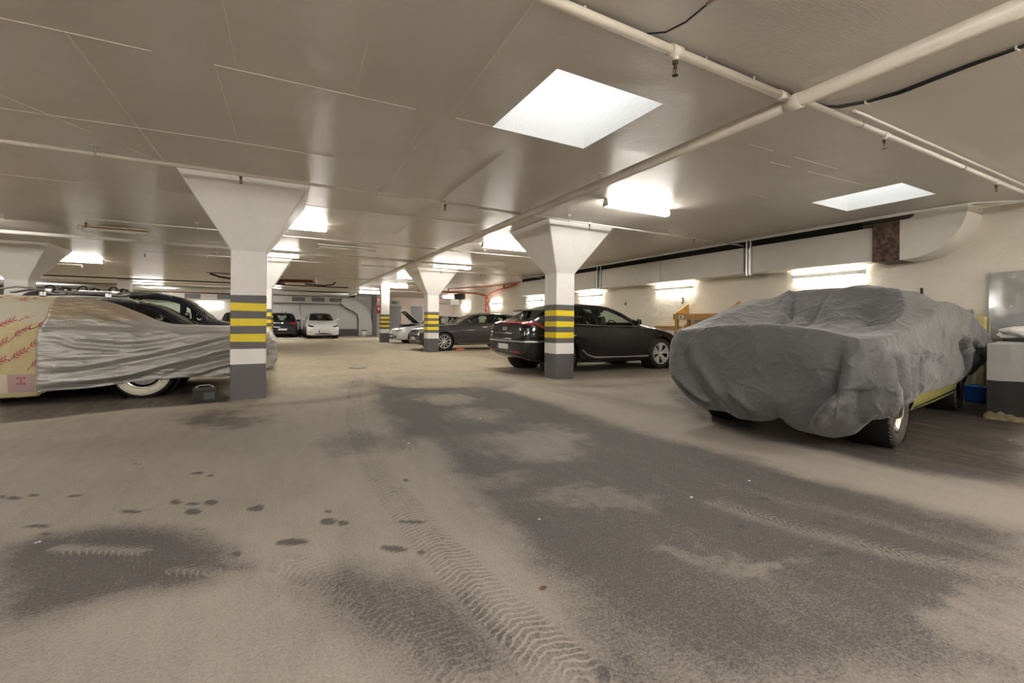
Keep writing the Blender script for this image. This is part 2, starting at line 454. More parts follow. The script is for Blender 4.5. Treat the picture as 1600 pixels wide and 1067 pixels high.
# dust, wet, oil and shade painted near cars: kind, points in metres, value, edge softness, strength, channel
FLOOR_MARKS = [
  ('poly',[(1.53,7.97),(1.19,5.61),(1.06,4.28),(1.11,3.77),(1.06,2.92),(1.08,2.33),(1.04,1.93),(0.96,1.56),(0.89,1.27),(0.87,1.07),(2.04,0.46),(3.49,0.79),(3.46,1.17),(3.48,1.7),(3.4,2.38),(3.31,3.4),(3.24,4.4),(3.39,5.74),(3.17,6.86),(2.44,7.05),(1.96,7.27)],0.12,0.22,1.0,'d'),
  ('ell',[(2.19,3.52),(0.46,-0.23),(0.26,0.43)],0.75,0.5,0.75,'d'),
  ('ell',[(1.62,3.7),(0.31,-0.15),(0.09,0.21)],0.35,0.5,0.6,'d'),
  ('ell',[(1.8,2.23),(0.29,-0.15),(0.14,0.18)],0.55,0.6,0.7,'d'),
  ('ell',[(1.52,2.84),(0.15,-0.08),(0.07,0.12)],0.4,0.6,0.6,'d'),
  ('ell',[(1.91,1.34),(0.21,-0.11),(0.07,0.04)],0.65,0.5,0.7,'d'),
  ('ell',[(2.24,0.55),(0.17,-0.09),(0.17,0.04)],0.75,0.5,0.8,'d'),
  ('ell',[(2.11,6.1),(0.37,-0.18),(0.15,0.44)],0.85,0.5,0.8,'d'),
  ('ell',[(2.12,4.95),(0.31,-0.16),(0.16,0.37)],0.75,0.5,0.7,'d'),
  ('ell',[(1.25,2.85),(0.15,-0.07),(0.06,0.15)],0.55,0.6,0.6,'d'),
  ('path',[(2.4,1.81),(2.47,1.35),(2.62,1.0),(2.88,0.65)],0.62,0.06,0.6,'d',0.07),
  ('path',[(2.72,1.95),(2.89,1.41),(3.05,0.9),(3.16,0.71)],0.45,0.08,0.5,'d',0.05),
  ('path',[(1.08,1.6),(1.13,1.29),(1.16,0.92)],0.42,0.12,0.6,'d',0.1),
  ('path',[(0.69,1.27),(0.75,1.13)],0.75,0.12,0.7,'d',0.12),
  ('path',[(1.73,1.51),(1.96,0.95),(2.19,0.49)],0.38,0.3,0.5,'d',0.16),
  ('path',[(3.44,7.46),(3.74,5.09),(3.7,3.33),(3.77,2.34),(3.81,1.65),(3.98,0.9)],0.95,0.22,0.9,'d',0.28),
  ('path',[(1.16,3.98),(1.02,2.81),(0.98,2.11),(0.92,1.44),(0.85,1.22)],0.75,0.15,0.8,'d',0.12),
  ('poly',[(-1.17,3.06),(-1.05,3.1),(-0.84,3.11),(-0.5,2.89),(-0.22,2.57),(-0.08,2.29),(-0.24,2.25),(-0.45,2.27),(-0.65,2.24),(-0.87,2.27)],0.1,0.12,1.0,'d'),
  ('path',[(-0.92,2.9),(-0.57,2.68)],0.75,0.03,0.8,'d',0.035),
  ('path',[(-0.39,2.42),(-0.24,2.32),(-0.02,2.09),(0.16,1.86)],0.7,0.03,0.7,'d',0.03),
  ('poly',[(0.1,2.08),(0.29,2.13),(0.48,1.97),(0.63,1.71),(0.72,1.39),(0.69,1.16),(0.4,1.31),(0.31,1.53),(0.15,1.8)],0.2,0.15,0.9,'d'),
  ('ell',[(-0.77,2.18),(0.12,-0.06),(-0.02,0.06)],0.5,0.6,0.5,'d'),
  ('ell',[(-0.53,5.85),(0.4,-0.2),(-0.04,0.4)],0.15,0.6,0.8,'d'),
  ('path',[(-0.22,6.57),(0.38,6.59),(1.08,6.84),(1.52,7.17)],0.35,0.15,0.8,'d',0.12),
  ('ell',[(0.75,4.18),(0.36,-0.18),(0.06,0.34)],0.3,0.6,0.8,'d'),
  ('path',[(1.23,6.18),(1.96,6.55),(2.58,6.53),(3.47,6.73)],0.3,0.15,0.8,'d',0.1),
  ('path',[(-0.07,6.22),(0.05,4.3),(0.0,3.32)],0.6,0.3,0.5,'d',0.15),
  ('ell',[(1.28,8.09),(0.35,-0.16),(0.06,0.43)],0.4,0.6,0.6,'d'),
  ('ell',[(3.3,7.15),(0.42,-0.19),(0.22,0.47)],0.4,0.6,0.6,'d'),
  ('ell',[(2.37,8.35),(0.56,-0.25),(0.12,0.39)],0.6,0.6,0.5,'d'),
  ('ell',[(-1.78,5.21),(1.05,-0.52),(-0.13,0.39)],0.62,0.7,0.6,'d'),
  ('ell',[(-0.92,5.01),(0.82,-0.4),(-0.06,0.34)],0.6,0.7,0.5,'d'),
  ('path',[(0.77,9.52),(2.3,9.57),(4.16,9.01),(4.62,7.33)],0.6,0.2,0.5,'d',0.15),
  ('path',[(4.34,6.67),(5.18,5.93),(6.64,5.98)],0.35,0.4,0.8,'d',0.25),
  ('path',[(4.23,5.75),(4.36,4.47),(4.55,3.99)],0.35,0.3,0.6,'d',0.2),
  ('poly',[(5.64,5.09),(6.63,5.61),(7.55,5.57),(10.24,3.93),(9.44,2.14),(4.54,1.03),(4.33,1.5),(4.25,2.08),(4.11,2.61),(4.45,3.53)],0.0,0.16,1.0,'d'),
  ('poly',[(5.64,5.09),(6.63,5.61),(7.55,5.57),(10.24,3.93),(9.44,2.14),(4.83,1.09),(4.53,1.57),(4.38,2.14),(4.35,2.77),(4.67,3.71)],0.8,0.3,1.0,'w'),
  ('path',[(6.38,2.21),(6.49,1.83),(6.37,1.44)],0.55,0.1,0.7,'d',0.08),
  ('path',[(5.48,2.1),(5.44,1.62),(5.35,1.21)],0.3,0.15,0.7,'d',0.1),
  ('poly',[(-4.07,10.57),(-1.93,10.53),(-0.98,9.13),(-0.62,7.64),(-0.57,7.05),(-1.58,6.96),(-2.54,6.59)],0.22,0.06,0.92,'d'),  # shade of the covered classic painted in as a brown band
  ('poly',[(-4.07,10.57),(-1.93,10.53),(-0.98,9.13),(-0.62,7.64),(-0.57,7.05),(-1.58,6.96),(-2.54,6.59)],0.6,0.1,1.0,'w'),  # same painted shade, in the wet channel
  ('poly',[(6.24,13.03),(8.17,11.12),(11.01,9.94),(7.17,6.38),(4.97,6.76),(4.45,8.34)],0.4,0.4,0.8,'d'),  # this and the next two: shade painted near the parked cars
  ('poly',[(4.23,22.97),(5.91,19.8),(4.77,15.97),(3.81,18.01)],0.4,0.3,0.7,'d'),
  ('poly',[(5.94,17.2),(7.59,15.27),(7.25,11.51),(5.78,11.62),(4.99,14.47)],0.4,0.3,0.7,'d'),
  ('ell',[(-0.72,3.26),(0.05,-0.03),(-0.01,0.03)],1.0,0.12,1.0,'o'),
  ('ell',[(-0.64,3.25),(0.02,-0.01),(-0.01,0.01)],1.0,0.12,1.0,'o'),
  ('ell',[(-0.52,3.31),(0.03,-0.02),(0.0,0.04)],1.0,0.12,1.0,'o'),
  ('ell',[(-0.43,3.23),(0.04,-0.02),(0.0,0.03)],1.0,0.12,1.0,'o'),
  ('ell',[(-0.33,3.21),(0.04,-0.02),(0.0,0.04)],1.0,0.12,1.0,'o'),
  ('ell',[(-0.41,3.09),(0.04,-0.02),(-0.01,0.05)],1.0,0.12,1.0,'o'),
  ('ell',[(-0.11,2.98),(0.04,-0.02),(0.0,0.04)],1.0,0.12,1.0,'o'),
  ('ell',[(-0.08,3.01),(0.02,-0.01),(0.0,0.02)],1.0,0.12,1.0,'o'),
  ('ell',[(-1.11,3.25),(0.06,-0.03),(-0.01,0.03)],1.0,0.12,1.0,'o'),
  ('ell',[(-1.4,3.83),(0.04,-0.02),(-0.01,0.04)],1.0,0.12,1.0,'o'),
  ('ell',[(-1.32,3.84),(0.03,-0.02),(-0.01,0.03)],1.0,0.12,1.0,'o'),
  ('ell',[(-1.48,3.88),(0.02,-0.01),(-0.01,0.03)],1.0,0.12,1.0,'o'),
  ('ell',[(-1.1,3.71),(0.04,-0.01),(0.0,0.02)],1.0,0.12,1.0,'o'),
  ('ell',[(0.27,2.75),(0.02,-0.01),(0.0,0.02)],1.0,0.12,1.0,'o'),
  ('ell',[(0.25,2.61),(0.04,-0.02),(0.01,0.04)],1.0,0.12,1.0,'o'),
  ('ell',[(0.33,2.56),(0.03,-0.02),(0.0,0.03)],1.0,0.12,1.0,'o'),
  ('ell',[(0.08,2.45),(0.06,-0.03),(0.0,0.04)],1.0,0.12,1.0,'o'),
  ('ell',[(0.03,2.47),(0.02,-0.01),(0.0,0.02)],1.0,0.12,1.0,'o'),
  ('ell',[(0.51,2.16),(0.06,-0.03),(0.0,0.03)],1.0,0.12,1.0,'o'),
  ('ell',[(0.61,2.07),(0.02,-0.01),(0.01,0.02)],1.0,0.12,1.0,'o'),
  ('ell',[(-0.16,2.45),(0.03,-0.01),(0.0,0.03)],1.0,0.12,1.0,'o'),
  ('ell',[(0.67,2.4),(0.07,-0.04),(0.01,0.02)],1.0,0.12,1.0,'o'),
  ('ell',[(-0.94,4.32),(0.03,-0.02),(-0.01,0.02)],1.0,0.12,1.0,'o'),
  ('ell',[(-0.48,3.86),(0.04,-0.02),(0.0,0.03)],1.0,0.12,1.0,'o'),
  ('ell',[(-0.4,3.76),(0.02,-0.01),(0.0,0.03)],1.0,0.12,1.0,'o'),
  ('ell',[(0.79,3.05),(0.02,-0.02),(0.01,0.02)],1.0,0.12,1.0,'o'),
  ('ell',[(2.72,1.71),(0.03,-0.02),(0.02,0.01)],1.0,0.12,1.0,'o'),
  ('ell',[(2.82,1.34),(0.02,-0.01),(0.02,0.01)],1.0,0.12,1.0,'o'),
  ('ell',[(2.25,1.54),(0.02,-0.01),(0.01,0.02)],1.0,0.12,1.0,'o'),
  ('ell',[(2.69,1.35),(0.01,-0.01),(0.01,0.01)],1.0,0.12,1.0,'o'),
  ('ell',[(-0.36,2.83),(0.03,-0.02),(0.0,0.01)],1.0,0.12,1.0,'o'),
  ('ell',[(-1.03,3.11),(0.02,-0.01),(-0.01,0.03)],1.0,0.12,1.0,'o'),
  ('ell',[(2.36,1.15),(0.04,-0.02),(0.03,0.01)],1.0,0.12,1.0,'o'),
]
TRACKS = [[(1.42,9.0),(1.0,6.75),(0.77,5.03),(0.67,3.6),(0.67,2.75),(0.7,2.11),(0.76,1.57),(0.82,1.17),(0.83,1.1)],[(1.8,9.06),(1.49,7.04),(1.21,5.18),(1.03,3.81)],[(0.06,2.24),(0.22,2.02),(0.37,1.73),(0.48,1.44),(0.54,1.24)],[(2.42,1.91),(2.53,1.39),(2.68,1.02),(2.81,0.63)],[(-0.9,2.85),(-0.73,2.79),(-0.55,2.66)],[(-0.39,2.42),(-0.24,2.32)]]
# ------------------------------------------------------------------ floor
def make_floor():
    xs = np.unique(np.r_[np.arange(-17, -5, 0.4), np.arange(-5, -1.6, 0.033), np.arange(-1.6, 3.0, 0.0165), np.arange(3.0, 9.001, 0.033), np.arange(9.4, 14.6, 0.4)])
    ys = np.unique(np.r_[np.arange(-5, 0.3, 0.4), np.arange(0.3, 1.0, 0.033), np.arange(1.0, 3.9, 0.0165), np.arange(3.9, 9.0, 0.033), np.arange(9.0, 14, 0.12), np.arange(14, 36, 0.45)])
    X, Y = np.meshgrid(xs, ys)
    P = np.stack([X.ravel(), Y.ravel()], 1)
    rng = np.random.RandomState(3)
    def fbm(P, s, octs=4, seed=0):
        r = np.random.RandomState(seed)
        out, amp, tot = 0, 1.0, 0
        for _ in range(octs):
            g = r.rand(64, 64)
            q = (P * s + r.rand(2) * 64) % 64
            i = q.astype(int); t = q - i; t = t * t * (3 - 2 * t)
            i1 = (i + 1) % 64; i = i % 64
            v = (g[i[:, 1], i[:, 0]] * (1 - t[:, 0]) + g[i[:, 1], i1[:, 0]] * t[:, 0]) * (1 - t[:, 1]) \
                + (g[i1[:, 1], i[:, 0]] * (1 - t[:, 0]) + g[i1[:, 1], i1[:, 0]] * t[:, 0]) * t[:, 1]
            out = out + (v - 0.5) * amp; tot += amp; amp *= 0.55; s *= 2.1
        return out / tot * 2
    n1, n2, n3 = fbm(P, 1.3, 4, 1), fbm(P, 4.5, 4, 2), fbm(P, 0.4, 3, 5)
    wob = np.stack([fbm(P, 1.6, 4, 11), fbm(P, 1.6, 4, 12)], 1)
    wobf = np.stack([fbm(P, 9, 3, 13), fbm(P, 9, 3, 14)], 1)
    ch = {'d': 0.80 + 0.14 * n1 + 0.05 * n3, 'w': np.zeros(len(P)), 'o': np.zeros(len(P))}
    def seg_dist(Q, pts):
        best = np.full(len(Q), 1e9)
        pts = np.array(pts)
        for a, b in zip(pts[:-1], pts[1:]):
            d = b - a
            t = np.clip(((Q - a) @ d) / (d @ d + 1e-9), 0, 1)
            best = np.minimum(best, np.linalg.norm(Q - a - t[:, None] * d, axis=1))
        return best
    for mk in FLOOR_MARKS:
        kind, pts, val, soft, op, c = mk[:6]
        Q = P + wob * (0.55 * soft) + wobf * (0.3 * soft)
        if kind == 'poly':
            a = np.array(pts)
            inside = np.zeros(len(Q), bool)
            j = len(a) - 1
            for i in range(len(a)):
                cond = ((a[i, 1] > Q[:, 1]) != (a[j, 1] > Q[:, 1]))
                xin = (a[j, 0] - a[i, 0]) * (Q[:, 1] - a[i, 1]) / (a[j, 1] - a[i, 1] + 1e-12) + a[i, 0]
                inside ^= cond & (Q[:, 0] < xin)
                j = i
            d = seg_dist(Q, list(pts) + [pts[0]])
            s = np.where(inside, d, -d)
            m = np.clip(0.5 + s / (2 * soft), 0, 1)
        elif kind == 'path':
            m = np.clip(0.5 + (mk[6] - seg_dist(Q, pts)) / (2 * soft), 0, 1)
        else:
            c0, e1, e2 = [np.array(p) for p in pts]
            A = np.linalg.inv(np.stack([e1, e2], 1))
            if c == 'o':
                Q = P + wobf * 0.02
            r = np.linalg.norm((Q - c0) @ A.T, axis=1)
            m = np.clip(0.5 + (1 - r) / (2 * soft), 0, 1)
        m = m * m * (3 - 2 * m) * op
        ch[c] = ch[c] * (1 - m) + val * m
    # drier dusty bays further back
    far = np.clip((P[:, 1] - 8.5) / 3, 0, 1)
    ch['d'] = np.clip(ch['d'], 0, 1) * (1 - 0.3 * far) + (0.98 - 0.12 * np.abs(n1) * 2) * 0.3 * far
    # tyre tracks: distance along, distance across
    ts, tw = np.zeros(len(P)), np.full(len(P), 9.0)
    widths = (0.115, 0.085, 0.10, 0.07, 0.06, 0.06)
    force = (1.0, 0.6, 0.45, 0.8, 0.9, 0.8)
    tf = np.zeros(len(P))
    for pts, hw, fc in zip(TRACKS, widths, force):
        pts = resample(pts, 60)
        L = np.r_[0, np.cumsum(np.linalg.norm(np.diff(pts, axis=0), axis=1))]
        near = np.where((P[:, 0] > pts[:, 0].min() - 0.3) & (P[:, 0] < pts[:, 0].max() + 0.3)
                        & (P[:, 1] > pts[:, 1].min() - 0.3) & (P[:, 1] < pts[:, 1].max() + 0.3))[0]
        Q = P[near]
        bd = np.full(len(Q), 9.0); bs = np.zeros(len(Q)); bw = np.full(len(Q), 9.0)
        for k, (a, b) in enumerate(zip(pts[:-1], pts[1:])):
            d = b - a; l = np.linalg.norm(d); d = d / l
            t = np.clip((Q - a) @ d, 0, l)
            r = Q - a - t[:, None] * d
            dist = np.linalg.norm(r, axis=1)
            sg = (Q - a) @ np.array([-d[1], d[0]])
            u = dist < bd
            bd[u] = dist[u]; bs[u] = (L[k] + t)[u]; bw[u] = (np.sign(sg) * dist)[u]
        bw = bw / hw
        u = np.abs(bw) < np.abs(tw[near])
        tw[near[u]] = bw[u]; ts[near[u]] = bs[u]; tf[near[u]] = fc
    nx, ny = len(xs), len(ys)
    idx = np.arange(nx * ny).reshape(ny, nx)
    F = np.stack([idx[:-1, :-1], idx[:-1, 1:], idx[1:, 1:], idx[1:, :-1]], -1).reshape(-1, 4)
    me = bpy.data.meshes.new('floor')
    V = np.concatenate([P, np.zeros((len(P), 1))], 1)
    me.vertices.add(len(V)); me.vertices.foreach_set('co', V.astype(np.float32).ravel())
    me.loops.add(F.size); me.loops.foreach_set('vertex_index', F.astype(np.int32).ravel())
    me.polygons.add(len(F))
    me.polygons.foreach_set('loop_start', np.arange(0, F.size, 4, dtype=np.int32))
    me.polygons.foreach_set('loop_total', np.full(len(F), 4, dtype=np.int32))
    me.update(calc_edges=True)
    for nm, arr in (('dust', ch['d']), ('damp_shade', ch['w']), ('oil', ch['o']), ('along', ts), ('across', np.clip(tw, -9, 9)), ('imprint', tf)):  # the first two also hold shade painted near the parked cars
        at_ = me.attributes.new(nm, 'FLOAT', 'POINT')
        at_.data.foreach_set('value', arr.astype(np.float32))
    # material
    m, nt, b = nt_mat('dusty_asphalt')
    def attr(n):
        a = node(nt, 'Attribute'); a.attribute_name = n
        return a.outputs['Fac']
    p = geo_pos(nt)
    pf = geo_pos(nt, (1, 1, 1))
    grain = noise(nt, p, 90, 4, 0.75)
    mid = noise(nt, p, 22, 5, 0.65)
    streak = noise(nt, geo_pos(nt, (5.0, 1.0, 1)), 1.5, 5, 0.65)
    d = attr('dust')
    d = mth(nt, 'ADD', d, mth(nt, 'MULTIPLY', mth(nt, 'SUBTRACT', mid, 0.5), 0.55))
    d = mth(nt, 'ADD', d, mth(nt, 'MULTIPLY', mth(nt, 'SUBTRACT', grain, 0.5), 1.1))
    d = mth(nt, 'ADD', d, mth(nt, 'MULTIPLY', mth(nt, 'SUBTRACT', streak, 0.5), 0.45))
    # tread pattern inside tracks
    ac, al = attr('across'), attr('along')
    inside = ramp(nt, mth(nt, 'ABSOLUTE', ac), [(0.80, 1.0), (1.0, 0.0)])
    chev = mth(nt, 'ADD', mth(nt, 'MULTIPLY', al, 30.0), mth(nt, 'MULTIPLY', mth(nt, 'ABSOLUTE', ac), -1.5))
    wig = mth(nt, 'MULTIPLY', mth(nt, 'SUBTRACT', noise(nt, p, 14, 3), 0.5), 1.6)
    tri = mth(nt, 'ABSOLUTE', mth(nt, 'SUBTRACT', mth(nt, 'FRACT', mth(nt, 'ADD', chev, wig)), 0.5))
    line = ramp(nt, tri, [(0.0, 1.0), (0.13, 0.9), (0.2, 0.0)])
    grv = mth(nt, 'ABSOLUTE', mth(nt, 'SUBTRACT', mth(nt, 'FRACT', mth(nt, 'MULTIPLY', ac, 1.5)), 0.5))
    line = mth(nt, 'MAXIMUM', line, ramp(nt, grv, [(0.0, 0.6), (0.06, 0.0)]))
    fade = ramp(nt, noise(nt, p, 3.5, 3), [(0.35, 0.35), (0.6, 1.0)])
    inside = mth(nt, 'MULTIPLY', mth(nt, 'MULTIPLY', inside, fade), attr('imprint'))
    d = mth(nt, 'SUBTRACT', d, mth(nt, 'MULTIPLY', inside, 0.30))
    d = mth(nt, 'ADD', d, mth(nt, 'MULTIPLY', mth(nt, 'MULTIPLY', inside, line), 0.50))
    fac = ramp(nt, d, [(0.14, 0.0), (0.52, 0.52), (0.95, 1.0)])
    vor = node(nt, 'TexVoronoi', i_Scale=95.0)
    nt.links.new(p, vor.inputs['Vector'])
    asp = mixc(nt, ramp(nt, grain, [(0.35, 0.0), (0.7, 1.0)]), (0.056, 0.050, 0.048), (0.120, 0.108, 0.104))
    asp = mixc(nt, ramp(nt, vor.outputs['Distance'], [(0.0, 0.8), (0.22, 0.0)]), asp, (0.24, 0.21, 0.19))
    sand = mixc(nt, noise(nt, p, 0.7, 4), (0.275, 0.243, 0.208), (0.375, 0.335, 0.285))
    sand = mixc(nt, ramp(nt, mid, [(0.4, 0.0), (0.75, 0.35)]), sand, (0.21, 0.185, 0.158))
    spos = node(nt, 'SeparateXYZ'); nt.links.new(p, spos.inputs[0])
    farf = ramp(nt, mth(nt, 'MULTIPLY', spos.outputs[1], 0.1), [(0.5, 0.0), (1.0, 0.75)])
    sand = mixc(nt, farf, sand, (0.60, 0.52, 0.375))  # far sand lightened to make up for weak light at the back
    col = mixc(nt, fac, asp, sand)
    damp_shade = mth(nt, 'MULTIPLY', attr('damp_shade'), ramp(nt, streak, [(0.35, 0.55), (0.6, 1.0)]))
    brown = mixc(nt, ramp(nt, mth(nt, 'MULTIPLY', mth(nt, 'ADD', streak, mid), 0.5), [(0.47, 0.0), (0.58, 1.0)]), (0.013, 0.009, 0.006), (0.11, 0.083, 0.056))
    col = mixc(nt, mth(nt, 'MULTIPLY', damp_shade, 1.0), col, brown)
    col = mixc(nt, mth(nt, 'MULTIPLY', attr('oil'), 0.85), col, (0.055, 0.05, 0.048))
    # fine flecks of light grit
    fl = node(nt, 'TexVoronoi', i_Scale=55.0); nt.links.new(p, fl.inputs['Vector'])
    fl.inputs['Randomness'].default_value = 1.0
    col = mixc(nt, ramp(nt, fl.outputs['Distance'], [(0.045, 0.6), (0.06, 0.0)]), col, (0.5, 0.45, 0.38))
    nt.links.new(col, b.inputs['Base Color'])
    rgh = mth(nt, 'SUBTRACT', 0.86, mth(nt, 'MULTIPLY', damp_shade, 0.42))
    rgh = mth(nt, 'SUBTRACT', rgh, mth(nt, 'MULTIPLY', mth(nt, 'SUBTRACT', 1.0, fac), 0.14))
    nt.links.new(rgh, b.inputs['Roughness'])
    b.inputs['Specular IOR Level'].default_value = 0.35
    nn = bump(nt, b, grain, 0.55, 0.006)
    bump(nt, b, noise(nt, p, 9, 4), 0.3, 0.02, nn)
    o = link_mesh('floor', me, m)
    meta(o, 'dusty asphalt garage floor with tyre tracks and dark drips', 'floor', kind='structure')
make_floor()

# ------------------------------------------------------------------ ceiling with two rooflight openings
SHAFTS = [(1.81, 2.89, 2.72, 3.83), (7.21, 8.25, 2.72, 3.83)]
def make_ceiling():
    xs = sorted({-17, 14.2} | {v for s in SHAFTS for v in s[:2]})
    ys = sorted({-5, 36} | {v for s in SHAFTS for v in s[2:]})
    bm = BM()
    for x0, x1 in zip(xs, xs[1:]):
        for y0, y1 in zip(ys, ys[1:]):
            cx, cy = (x0 + x1) / 2, (y0 + y1) / 2
            if any(s[0] < cx < s[1] and s[2] < cy < s[3] for s in SHAFTS):
                continue
            vs = [bm.verts.new(p) for p in ((x0, y0, CEIL), (x0, y1, CEIL), (x1, y1, CEIL), (x1, y0, CEIL))]
            bm.faces.new(vs)
    bmesh.ops.remove_doubles(bm, verts=bm.verts, dist=1e-4)
    o = obj('ceiling', bm, M['ceiling'])
    meta(o, 'painted board ceiling with faint joints and two rooflight openings', 'ceiling', kind='structure')
    # raised joints between the boards
    bm = BM()
    rr = random.Random(4)
    def seam(a, b):
        a, b = Vector((*a, CEIL - 0.0012)), Vector((*b, CEIL - 0.0012))
        d = b - a
        n = max(1, int(d.length / 0.35))
        for k in range(n):
            if rr.random() < 0.12: continue
            p, q = a + d * (k / n), a + d * ((k + 1) / n)
            w = rr.uniform(0.003, 0.006)
            mid = (p + q) / 2
            ang = math.atan2(d.y, d.x)
            box(bm, mid, ((q - p).length, w, 0.003), rot=ang)
    for a, b in [((-1.52, 3.92), (1.81, 3.81)), ((-2.4, 5.62), (-0.43, 5.45)), ((-0.43, 5.45), (0.6, 5.42)),
                 ((-1.22, 3.9), (-1.18, 6.49)), ((-2.04, 5.26), (-1.24, 6.52)), ((-0.3, 2.5), (-0.27, 3.84)), ((-0.41, 3.87), (-0.36, 5.44)),
                 ((0.49, 2.3), (0.56, 3.8)), ((0.39, 3.83), (0.45, 5.35)), ((1.31, 2.2), (1.37, 3.77)), ((1.2, 3.82), (1.24, 4.67)),
                 ((-3.16, 8.17), (-1.12, 8.06)), ((1.3, 4.4), (1.35, 8.5)), ((2.2, 4.4), (2.25, 9.5)), ((-0.5, 7.9), (3.4, 7.8)),
                 ((4.3, 2.9), (5.9, 2.85)), ((5.0, 3.1), (7.1, 3.0)), ((5.9, 4.0), (6.4, 4.0)), ((0.4, 9.0), (0.5, 14)), ((-1.1, 9), (-1.0, 13))]:
        seam(a, b)
    obj('trim_1', bm, simple('board_joint_filler', (0.80, 0.76, 0.68), 0.7), o)
    for i, s in enumerate(SHAFTS):
        x0, x1, y0, y1 = s
        top = CEIL + 1.15
        bm = BM()
        t = 0.05
        zc, zt = CEIL + 0.003, top
        box2(bm, (x0 - t, y0 - t, zc), (x0, y1 + t, zt)); box2(bm, (x1, y0 - t, zc), (x1 + t, y1 + t, zt))
        box2(bm, (x0, y0 - t, zc), (x1, y0, zt)); box2(bm, (x0, y1, zc), (x1, y1 + t, zt))
        sh = obj('window_%d' % (i + 1), bm, M['shaft'])
        meta(sh, ['large square rooflight shaft nearest the camera, above the drive lane', 'smaller looking rooflight shaft above the grey covered car'][i], 'rooflight', kind='structure')
        bm = BM()
        box2(bm, (x0 - t, y0 - t, top), (x1 + t, y1 + t, top + 0.03))
        obj('pane', bm, M['sky_pane'], sh)
make_ceiling()

# ------------------------------------------------------------------ walls
WX = 9.75
def wall(name, a, b, mat, label):
    bm = BM()
    box2(bm, a, b)
    o = obj(name, bm, mat)
    return meta(o, label, 'wall', kind='structure')
wall('wall_right', (WX, -5, 0), (WX + 0.2, 26.0, CEIL), M['wall'], 'long cream painted wall behind the row of parked cars')
wall('wall_recess', (WX + 0.2, 25.8, 0), (14.2, 26.0, CEIL), M['wall'], 'short return wall of the recess behind the red pipes')
wall('wall_recess_end', (14.0, 26.0, 0), (14.2, 36, CEIL), M['pink_wall'], 'pinkish end wall of the recess')
wall('wall_far', (-17, 34.8, 0.50), (7.1, 35.0, CEIL), M['far_wall'], 'pale grey wall behind the white electric car')
wall('wall_far_right', (7.1, 34.8, 0), (14.2, 35.0, CEIL), M['pink_wall'], 'pinkish wall holding the two grey doors')
wall('wall_left', (-17.2, -5, 0), (-17, 35, CEIL), M['far_wall'], 'grey side wall far to the side of the covered classic car')
wall('wall_back', (-17, -5.2, 0), (14.2, -5, CEIL), M['wall'], 'cream wall behind the camera')
bm = BM(); box2(bm, (-17, 34.74, 0), (7.1, 35.0, 0.50))
meta(obj('baseboard_far', bm, M['col_grey']), 'dark grey painted band along the foot of the pale wall', 'baseboard', kind='structure')
bm = BM(); box2(bm, (6.38, 32.6, 0), (6.85, 34.74, CEIL))
meta(obj('wall_stub', bm, wallpaint('mid_grey_paint', (0.34, 0.34, 0.34))), 'plain mid grey wall stub beside the curved duct', 'wall', kind='structure')
# recess soffit and grille by the red pipes
bm = BM(); box2(bm, (9.2, 25.1, 2.12), (9.75, 25.9, 2.45)); box2(bm, (9.2, 26.0, 2.25), (12.5, 28.0, 2.32))
meta(obj('trim_2', bm, M['duct']), 'pale soffit ledge below the black grille', 'soffit', kind='structure')
for i, (x0, x1, lab) in enumerate([(7.68, 8.66, 'grey steel door under the green exit sign'), (9.40, 10.36, 'grey steel door hidden in part by the striped column')]):
    bm = BM(); box2(bm, (x0 - 0.06, 34.72, 0), (x1 + 0.06, 34.80, 2.40))
    d = obj('door_%d' % (i + 1), bm, M['col_white']); meta(d, lab, 'door', kind='structure')
    bm = BM(); box2(bm, (x0, 34.68, 0), (x1, 34.73, 2.33))
    obj('door_leaf', bm, simple('grey_door_%d' % i, (0.30, 0.30, 0.32), 0.45), d)
    bm = BM(); tube(bm, [(x0 + 0.08, 34.68, 1.05), (x0 + 0.08, 34.62, 1.05), (x0 + 0.22, 34.62, 1.05)], 0.012, 8)
    obj('door_handle', bm, M['satin'], d)

# ------------------------------------------------------------------ columns
BANDS = [(0, .49, 1), (.49, .70, 0), (.70, .80, 1), (.80, .91, 2), (.91, 1.02, 1), (1.02, 1.125, 2), (1.125, 1.23, 1), (1.23, 1.34, 2), (1.34, 1.45, 1), (1.45, 2.065, 0)]
def column(x, y, cap, label):
    w, e = 0.43, 0.533
    bm = BM()
    rr = random.Random(int(x * 7 + y * 13))
    def ring(z, o, jit=0.0):
        c = 0.012
        a, b_, c_, d = x - o, x + w + o, y - o, y + w + o
        pts = [(a + c, c_), (b_ - c, c_), (b_, c_ + c), (b_, d - c), (b_ - c, d), (a + c, d), (a, d - c), (a, c_ + c)]
        return [bm.verts.new((px, py, z + (rr.uniform(-jit, jit)))) for px, py in pts]
    def skin(A, B, mi):
        for k in range(8):
            bm.faces.new((A[k], A[(k + 1) % 8], B[(k + 1) % 8], B[k])).material_index = mi
    prev = ring(0, 0.0)
    for z0, z1, mi in BANDS:
        nxt = ring(z1, 0.0, 0.004 if z1 < 2 else 0)
        skin(prev, nxt, mi)
        prev = nxt
    if cap:
        top = ring(CEIL - 0.004, e)
        skin(prev, top, 0)
    else:
        top = ring(CEIL - 0.004, 0)
        skin(prev, top, 0)
    bm.faces.new(top)
    bmesh.ops.triangulate(bm, faces=[f for f in bm.faces if len(f.verts) == 4 and f.calc_area() < 0.002])
    o = obj('column', bm, [M['col_white'], M['col_grey'], M['col_yellow']])
    return meta(o, label, 'column', kind='structure')
CX = (-5.907, -0.556, 4.795)
column(CX[1], 7.175, True, 'large striped column with flared head beside the silver car cover')
column(CX[2], 7.175, True, 'striped column with flared head beside the black hatchback')
column(CX[0], 15.45, True, 'white flared column rising behind the patterned cloth')
